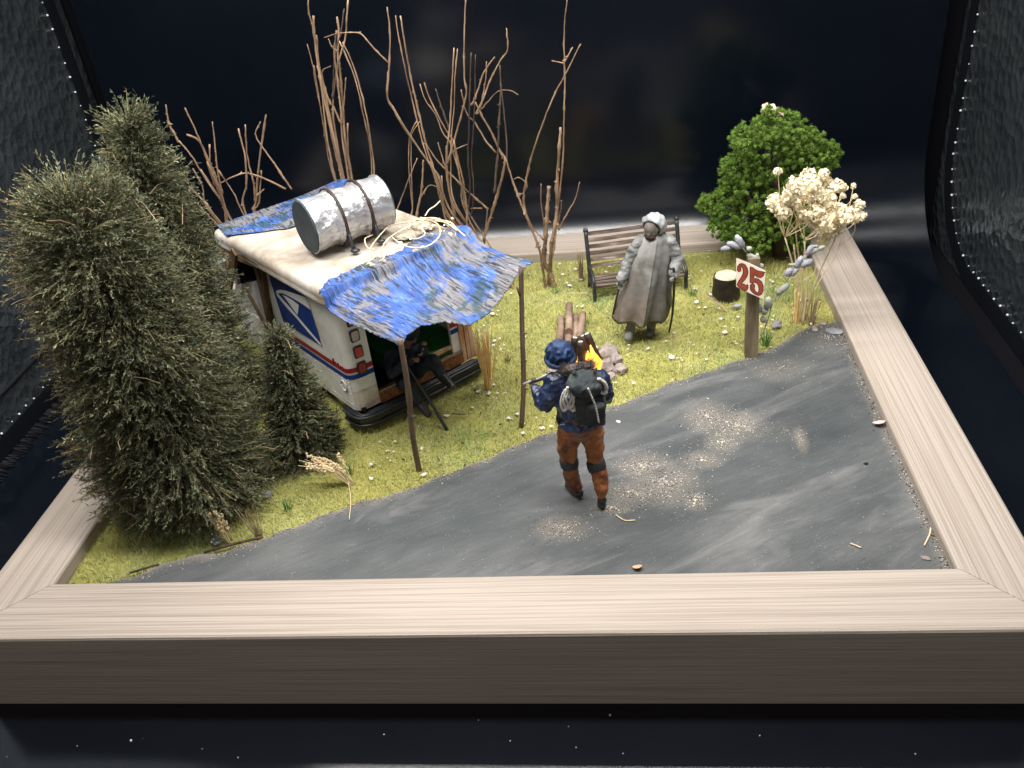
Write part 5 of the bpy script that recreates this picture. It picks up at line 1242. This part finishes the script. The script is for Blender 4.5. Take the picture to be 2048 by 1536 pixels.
# rucksack
YB = Y - .105
rk = thing('rucksack', py(1178, 800, YB), 'grey green canvas rucksack with rope coils on the walking figure', 'rucksack')
m = MB(); m.blob(py(1180, 806, YB), (31 * K, .055, 44 * K), 3); m.box(py(1180, 812, YB), (54 * K, .085, 64 * K)); soft('bag', m, M_PACK, rk, .005, 5, .010, .03)
m = MB(); m.blob(py(1172, 766, YB - .012), (37 * K, .070, 20 * K), 3); m.blob(py(1172, 780, YB - .035), (30 * K, .035, 14 * K), 3); soft('flap', m, M_PACK, rk, .005, 3, .012, .02)
m = MB(); m.box(py(1192, 822, YB - .055), (34 * K, .03, 26 * K)); m.blob(py(1192, 812, YB - .062), (19 * K, .022, 8 * K), 2); soft('pocket', m, M_PACK, rk, .004, 3, .006, .02)
P = curve([py(u, v, YB - .085) for u, v in ((1176, 776), (1184, 795), (1192, 815), (1198, 845))], 26); m = MB(); m.tube(P, [.0042 if i % 2 else .0026 for i in range(26)], 6); obj('knotted_cord', m, M_ROPE, rk, smooth=True)
for x0, x1, top, bot_ in ((1122, 1152, 774, 822),):
    for k in range(3):
        a, b2 = x0 + k * 5.2, x1 - k * 4.6; yy = YB - .03 - .006 * k; bt = bot_ - k * 6
        P = curve([py(u, v, yy) for u, v in ((1137 - k, top), (a + 4, top + 14), (a, bt - 14), (a + 5, bt), ((a + b2) / 2, bt - 6 if k < 2 else bt - 2), (b2 - 4, bt), (b2, bt - 16), (1143 + k, top))], 40); m = MB(); m.tube(P, .0048, 7); obj('rope_coil', m, M_ROPE, rk, smooth=True)
for k in range(4):
    P = curve([py(u, v, YB - .02 - .008 * k) for u, v in ((1192 + k * 2, 757), (1203 + k * 3 - 2, 766), (1210 + k * 2 - 2, 778), (1214 - k * 3, 787), (1204 - k, 780), (1194, 770))], 24); m = MB(); m.tube(P, .0052, 7); obj('rope_coil', m, M_ROPE, rk, smooth=True)
for us in ([(1150, 750, YB - .02), (1142, 752, Y + .02), (1140, 775, Y + .09)], [(1190, 748, YB - .02), (1192, 745, Y + .02), (1192, 770, Y + .09)]):
    m = MB(); m.tube(curve([py(*q) + Vector((0, 0, .012)) for q in us], 12), .009, 6, .5); obj('shoulder_strap', m, M_PACK, rk, smooth=True)

# --- standing figure in a long raincoat
def coat_mat(name, top, bot_, z0, z1):
    m = mat(name, (1, 1, 1), rough=.5, bump=.5, bscale=26, spec=.4); nt = m.node_tree; N = nt.nodes; Lk = nt.links; b = N['Principled BSDF']
    tc = [n for n in N if n.type == 'TEX_COORD'][0]; se = N.new('ShaderNodeSeparateXYZ'); Lk.new(tc.outputs['Object'], se.inputs[0])
    nz = N.new('ShaderNodeTexNoise'); nz.inputs['Scale'].default_value = 13; nz.inputs['Detail'].default_value = 6; Lk.new(tc.outputs['Object'], nz.inputs['Vector'])
    mr = N.new('ShaderNodeMapRange'); mr.inputs[1].default_value = z0; mr.inputs[2].default_value = z1; Lk.new(se.outputs[2], mr.inputs[0])
    ad = N.new('ShaderNodeMath'); ad.operation = 'MULTIPLY_ADD'; ad.inputs[1].default_value = 1.5; Lk.new(nz.outputs['Fac'], ad.inputs[0]); sb = N.new('ShaderNodeMath'); sb.operation = 'SUBTRACT'; sb.inputs[1].default_value = .75; Lk.new(mr.outputs[0], ad.inputs[2]); Lk.new(ad.outputs[0], sb.inputs[0])
    cr = N.new('ShaderNodeValToRGB'); e = cr.color_ramp.elements; e[0].color = (*bot_[0], 1); e[0].position = .1; e[1].color = (*top[1], 1); e[1].position = .95
    for p, c in ((.35, bot_[1]), (.6, top[0])): x = e.new(p); x.color = (*c, 1)
    Lk.new(sb.outputs[0], cr.inputs[0]); Lk.new(cr.outputs[0], b.inputs['Base Color']); return m
M_COAT = coat_mat('mud_stained_grey_raincoat', ((.175, .168, .155), (.35, .345, .33)), ((.155, .128, .106), (.20, .172, .15)), .05, .60)
M_COATD = coat_mat('dark_inner_raincoat', ((.115, .115, .108), (.24, .24, .23)), ((.075, .068, .058), (.115, .104, .09)), .05, .55)
M_SLV = mat('creased_grey_sleeve', (.09, .09, .088), (.29, .295, .29), (.52, .53, .525), scale=16, rough=.5, bump=.9, bscale=24, spec=.4, stretch=(1, 1, 2))
KM = 1 / 382.; YM = 2.08
mk = thing('person', gp(1275, 668), 'standing figure in a hooded mud stained grey raincoat holding a cane', 'person', 'people in the diorama')
m = MB(); capx(m, [(1300, 560, YM, 20), (1306, 505, YM, 18), (1307, 478, YM, 10)], KM); capx(m, [(1288, 570, YM, 15), (1270, 620, YM - .02, 12), (1262, 655, YM - .03, 9)], KM); capx(m, [(1308, 570, YM, 15), (1308, 620, YM + .04, 12), (1302, 655, YM + .05, 9)], KM)
capx(m, [(1288, 486, YM, 7), (1258, 525, YM - .01, 6), (1243, 560, YM - .045, 5)], KM); capx(m, [(1332, 486, YM, 7), (1356, 521, YM - .02, 6), (1348, 546, YM - .075, 5)], KM)
hf = Vector((-.42, -.86, -.28)); head(m, py(1303, 457, YM - .02), 17.5 * KM, hf); soft('body', m, M_SKIND, mk, .004, 1)
# coat: lofted rings with folds
RN = [(1312, 467, 18, .6), (1311, 476, 28, .62), (1308, 495, 34, .64), (1302, 525, 39, .66), (1297, 555, 42, .68), (1291, 585, 47, .7), (1286, 612, 52, .72), (1281, 635, 52, .74)]
def loft(a0, a1, grow, seed, dz=0.):
    n = 90; V = []; f = []; S = []
    for k in range(29):
        t = k / 28 * (len(RN) - 1); i = min(len(RN) - 2, int(t)); w = t - i; u, v, r, dp = [RN[i][j] * (1 - w) + RN[i + 1][j] * w for j in range(4)]; g = k / 28
        c = py(u, v, YM)
        for j in range(n):
            a = a0 + (a1 - a0) * j / (n - 1); fold = 1 + (.03 + .11 * g) * math.sin(a * 7 + 1.3 * math.sin(g * 3 + a * 2)) + .03 * noise.noise(Vector((math.cos(a) * 3, math.sin(a) * 3, g * 6 + seed)))
            V.append(c + Vector((math.cos(a) * r * KM * fold, math.sin(a) * r * KM * dp * fold, (-.014 * math.cos(a * 2 + .5) + .012 * math.sin(a * 5)) * g * g)) * 1 + Vector((math.cos(a), math.sin(a), 0)) * grow)
    for k in range(28):
        for j in range(n - 1): f.append([k * n + j, (k + 1) * n + j, (k + 1) * n + j + 1, k * n + j + 1])
    N_ = len(V); inn = [p - Vector((0, 0, 0)) - (p - py(1297, 555, YM)) * .02 for p in V]
    m = MB(); m.add(V + inn, f + [[N_ + q for q in reversed(g)] for g in f]); e = [28 * n + j for j in range(n)]; m.f += [[e[j], N_ + e[j], N_ + e[j + 1], e[j + 1]] for j in range(n - 1)]
    for s in (0, n - 1): m.f += [[k * n + s, N_ + k * n + s, N_ + (k + 1) * n + s, (k + 1) * n + s] for k in range(28)]
    return m
obj('coat', loft(math.radians(-95), math.radians(268), 0, 1), M_COATD, mk, smooth=True)
obj('coat_flap', loft(math.radians(-222), math.radians(-88), .007, 1), M_COAT, mk, smooth=True, label='mud brown front panel of the raincoat')
m = MB(); capx(m, [(1283, 480, YM, 13), (1269, 500, YM - .01, 13), (1257, 525, YM - .01, 12.5), (1249, 545, YM - .03, 11.5), (1242, 560, YM - .05, 10.5)], KM); soft('sleeve', m, M_SLV, mk, .004, 2, .014, .055)
m = MB(); capx(m, [(1336, 480, YM, 13), (1348, 500, YM - .01, 13), (1357, 522, YM - .02, 13), (1352, 535, YM - .06, 12.5), (1347, 547, YM - .08, 11)], KM); soft('sleeve', m, M_SLV, mk, .004, 2, .014, .05)
m = MB(); m.blob(py(1311, 478, YM + .01), (37 * KM, 20 * KM, 11 * KM), 3); soft('shoulder_cape', m, M_COAT, mk, .005, 3, .012, .04)
# hood: open shell round the face
hcn = py(1309, 449, YM + .005); f = hf.normalized(); sd = f.cross(Vector((0, 0, 1))).normalized(); up = sd.cross(f); m = MB(); nA, nB = 40, 22; V = []; ff = []
for i in range(nB):
    th = math.radians(52 + (176 - 52) * i / (nB - 1))      # angle from the facing direction
    for j in range(nA):
        a = 2 * math.pi * j / nA; d = f * math.cos(th) + (sd * math.cos(a) + up * math.sin(a)) * math.sin(th)
        r = (23 + (5 * max(0, math.sin(a)) if i < 6 else 0)) * KM * (1 + .05 * math.sin(a * 9 + i * .35) * math.sin(th)); V.append(hcn + d * r * (1 if i > 0 else .97))
for i in range(nB - 1):
    for j in range(nA): ff.append([i * nA + j, (i + 1) * nA + j, (i + 1) * nA + (j + 1) % nA, i * nA + (j + 1) % nA])
N_ = len(V); m.add(V + [hcn + (p - hcn) * .9 for p in V], ff + [[N_ + q for q in reversed(g)] for g in ff]); m.f += [[j, (j + 1) % nA, N_ + (j + 1) % nA, N_ + j] for j in range(nA)]
M_HOOD = mat('pale_grey_hood', (.20, .21, .21), (.42, .44, .44), (.58, .60, .60), scale=14, rough=.55, bump=.6, bscale=40)
obj('hood', m, M_HOOD, mk, smooth=True)
m = MB(); hh = py(1303, 457, YM - .02) + f * 17 * KM * .55 - up * 17 * KM * .62; m.blob(hh, (11 * KM, 9 * KM, 9 * KM), 3, .3, 5, 2, Matrix((sd, f, up)).transposed()); obj('beard', m, mat('dark_beard', (.03, .02, .016), (.09, .065, .055), scale=60, rough=.9), mk, smooth=True)
for us in ([(1263, 645, YM - .03, 9), (1260, 662, YM - .035, 10), (1256, 676, YM - .075, 8.5)], [(1303, 648, YM + .05, 9), (1302, 660, YM + .05, 9), (1298, 668, YM + .01, 8)]):
    m = MB(); capx(m, us, KM); soft('boot', m, mat('grey_boot', (.10, .11, .10), (.20, .21, .19), scale=20, rough=.6) if 'grey_boot' not in MATS else MATS['grey_boot'], mk, .004, 2)
M_GLV = mat('grey_glove', (.14, .14, .135), (.27, .27, .26), scale=30, rough=.7)
glove(mk, py(1241, 566, YM - .055), (-.1, -.1, -1), (.3, -.9, 0), M_GLV, .036); glove(mk, py(1347, 551, YM - .09), (-.5, -.6, -.4), (.4, -.2, -.8), M_GLV, .036)
a, b_ = py(1348, 540, YM - .10), gp(1338, 662); P = curve([a + Vector((-.02, -.01, .012)), a, a.lerp(b_, .3) + Vector((.008, 0, 0)), a.lerp(b_, .7) + Vector((.010, 0, 0)), b_], 24); m = MB(); m.tube(P, [.0075 - .002 * i / 23 for i in range(24)], 8); tag(obj('walking_cane', m, M_BLACK, loc=b_, smooth=True), 'dark curved cane in the hand of the raincoat figure', 'cane')
a, b_ = py(1241, 560, YM - .01), py(1226, 628, YM + .02); m = MB(); m.tube([a, b_], [.007, .005], 8); tag(obj('stick', m, M_BARKD, loc=b_, smooth=True), 'thin dark stick hanging from the other hand of the raincoat figure', 'stick')

# --- seated figure in the back of the truck
def rp(u, v, s): return pp(u, v, L(s, 0, 0), TU)
KS = 1 / 455.
M_DARK = mat('dark_navy_cloth', (.010, .014, .024), (.028, .036, .055), (.07, .078, .09), scale=16, rough=.7, bump=.5, bscale=35)
M_DARKP = mat('dark_combat_trousers', (.008, .011, .02), (.024, .032, .05), (.06, .065, .075), scale=14, rough=.65, bump=.5, bscale=35)
M_TANG = mat('tan_glove', (.22, .13, .07), (.40, .27, .16), scale=24, rough=.7)
st2 = thing('person', L(-.02, .22, .43), 'seated figure in dark clothes on the rear sill of the truck', 'person', 'people in the diorama')
def cap3(m, pts):
    m.caps([(p, r * KS) for p, r in pts]); return m
pel, che, nec, hd = rp(800, 762, .07), rp(806, 715, .06), rp(813, 690, .05), rp(822, 668, .02)
kR, aR, tR = rp(866, 720, -.11), rp(884, 752, -.13), rp(904, 773, -.20); kL, aL, tL = rp(815, 768, -.12), rp(838, 806, -.13), rp(856, 828, -.20)
sR, eR, hR = rp(838, 700, .05), rp(850, 722, .0), rp(846, 698, -.09); sL, eL, hL = rp(782, 712, .05), rp(785, 745, -.02), rp(825, 716, -.11)
m = MB(); cap3(m, [(pel, 22), (che, 22), (nec, 10), (hd, 15)]); cap3(m, [(pel, 15), (kR, 11), (aR, 8)]); cap3(m, [(pel, 15), (kL, 11), (aL, 8)]); cap3(m, [(sR, 10), (eR, 8), (hR, 6)]); cap3(m, [(sL, 10), (eL, 8), (hL, 6)])
head(m, hd, 17 * KS, -TU - Vector((0, 0, .15))); soft('body', m, M_SKIN, st2, .006, 2)
m = MB(); cap3(m, [(pel, 27), (che, 28)]); cap3(m, [(sL, 17), (sR, 17)]); cap3(m, [(sR, 16), (eR, 14), (hR, 10)]); cap3(m, [(sL, 16), (eL, 14), (hL, 10)]); soft('coat', m, M_DARK, st2, .006, 3, .014, .03)
m = MB(); cap3(m, [(pel + Vector((0, 0, -.01)), 22), (pel.lerp(kR, .6), 18), (kR, 15), (kR.lerp(aR, .5), 14), (aR, 11)]); cap3(m, [(pel, 22), (pel.lerp(kL, .6), 18), (kL, 15), (kL.lerp(aL, .5), 14), (aL, 11)]); soft('trousers', m, M_DARKP, st2, .006, 3, .012, .03)
for a_, t_ in ((aR, tR), (aL, tL)):
    m = MB(); cap3(m, [(a_, 11.5), (a_.lerp(t_, .25), 11), (t_, 9)]); soft('boot', m, M_BOOT, st2, .005, 2)
m = MB(); m.blob(hd + Vector((0, 0, .012)), (20 * KS, 20 * KS, 22 * KS), 3); soft('hood', m, M_DARK, st2, .006, 2, .012, .03)
glove(st2, hR, (-.2, -.5, -.6), (-.8, -.3, 0), M_TANG, .04, 'tan glove'); glove(st2, hL, (.6, -.4, .2), (0, -.4, -.8), M_TANG, .04, 'tan glove')
a, b_ = rp(818, 738, -.13), gp(894, 858); d = b_ - a; m = MB(); m.tube(curve([a - d * .15, a, a + d * .5 + Vector((.004, 0, 0)), b_], 14), [.0065] * 8 + [.0075, .0075, .008, .009, .0095, .0085], 8); tag(obj('walking_stick', m, M_BLACK, loc=b_, smooth=True), 'straight dark walking stick leaning from the seated figure onto the grass', 'stick')
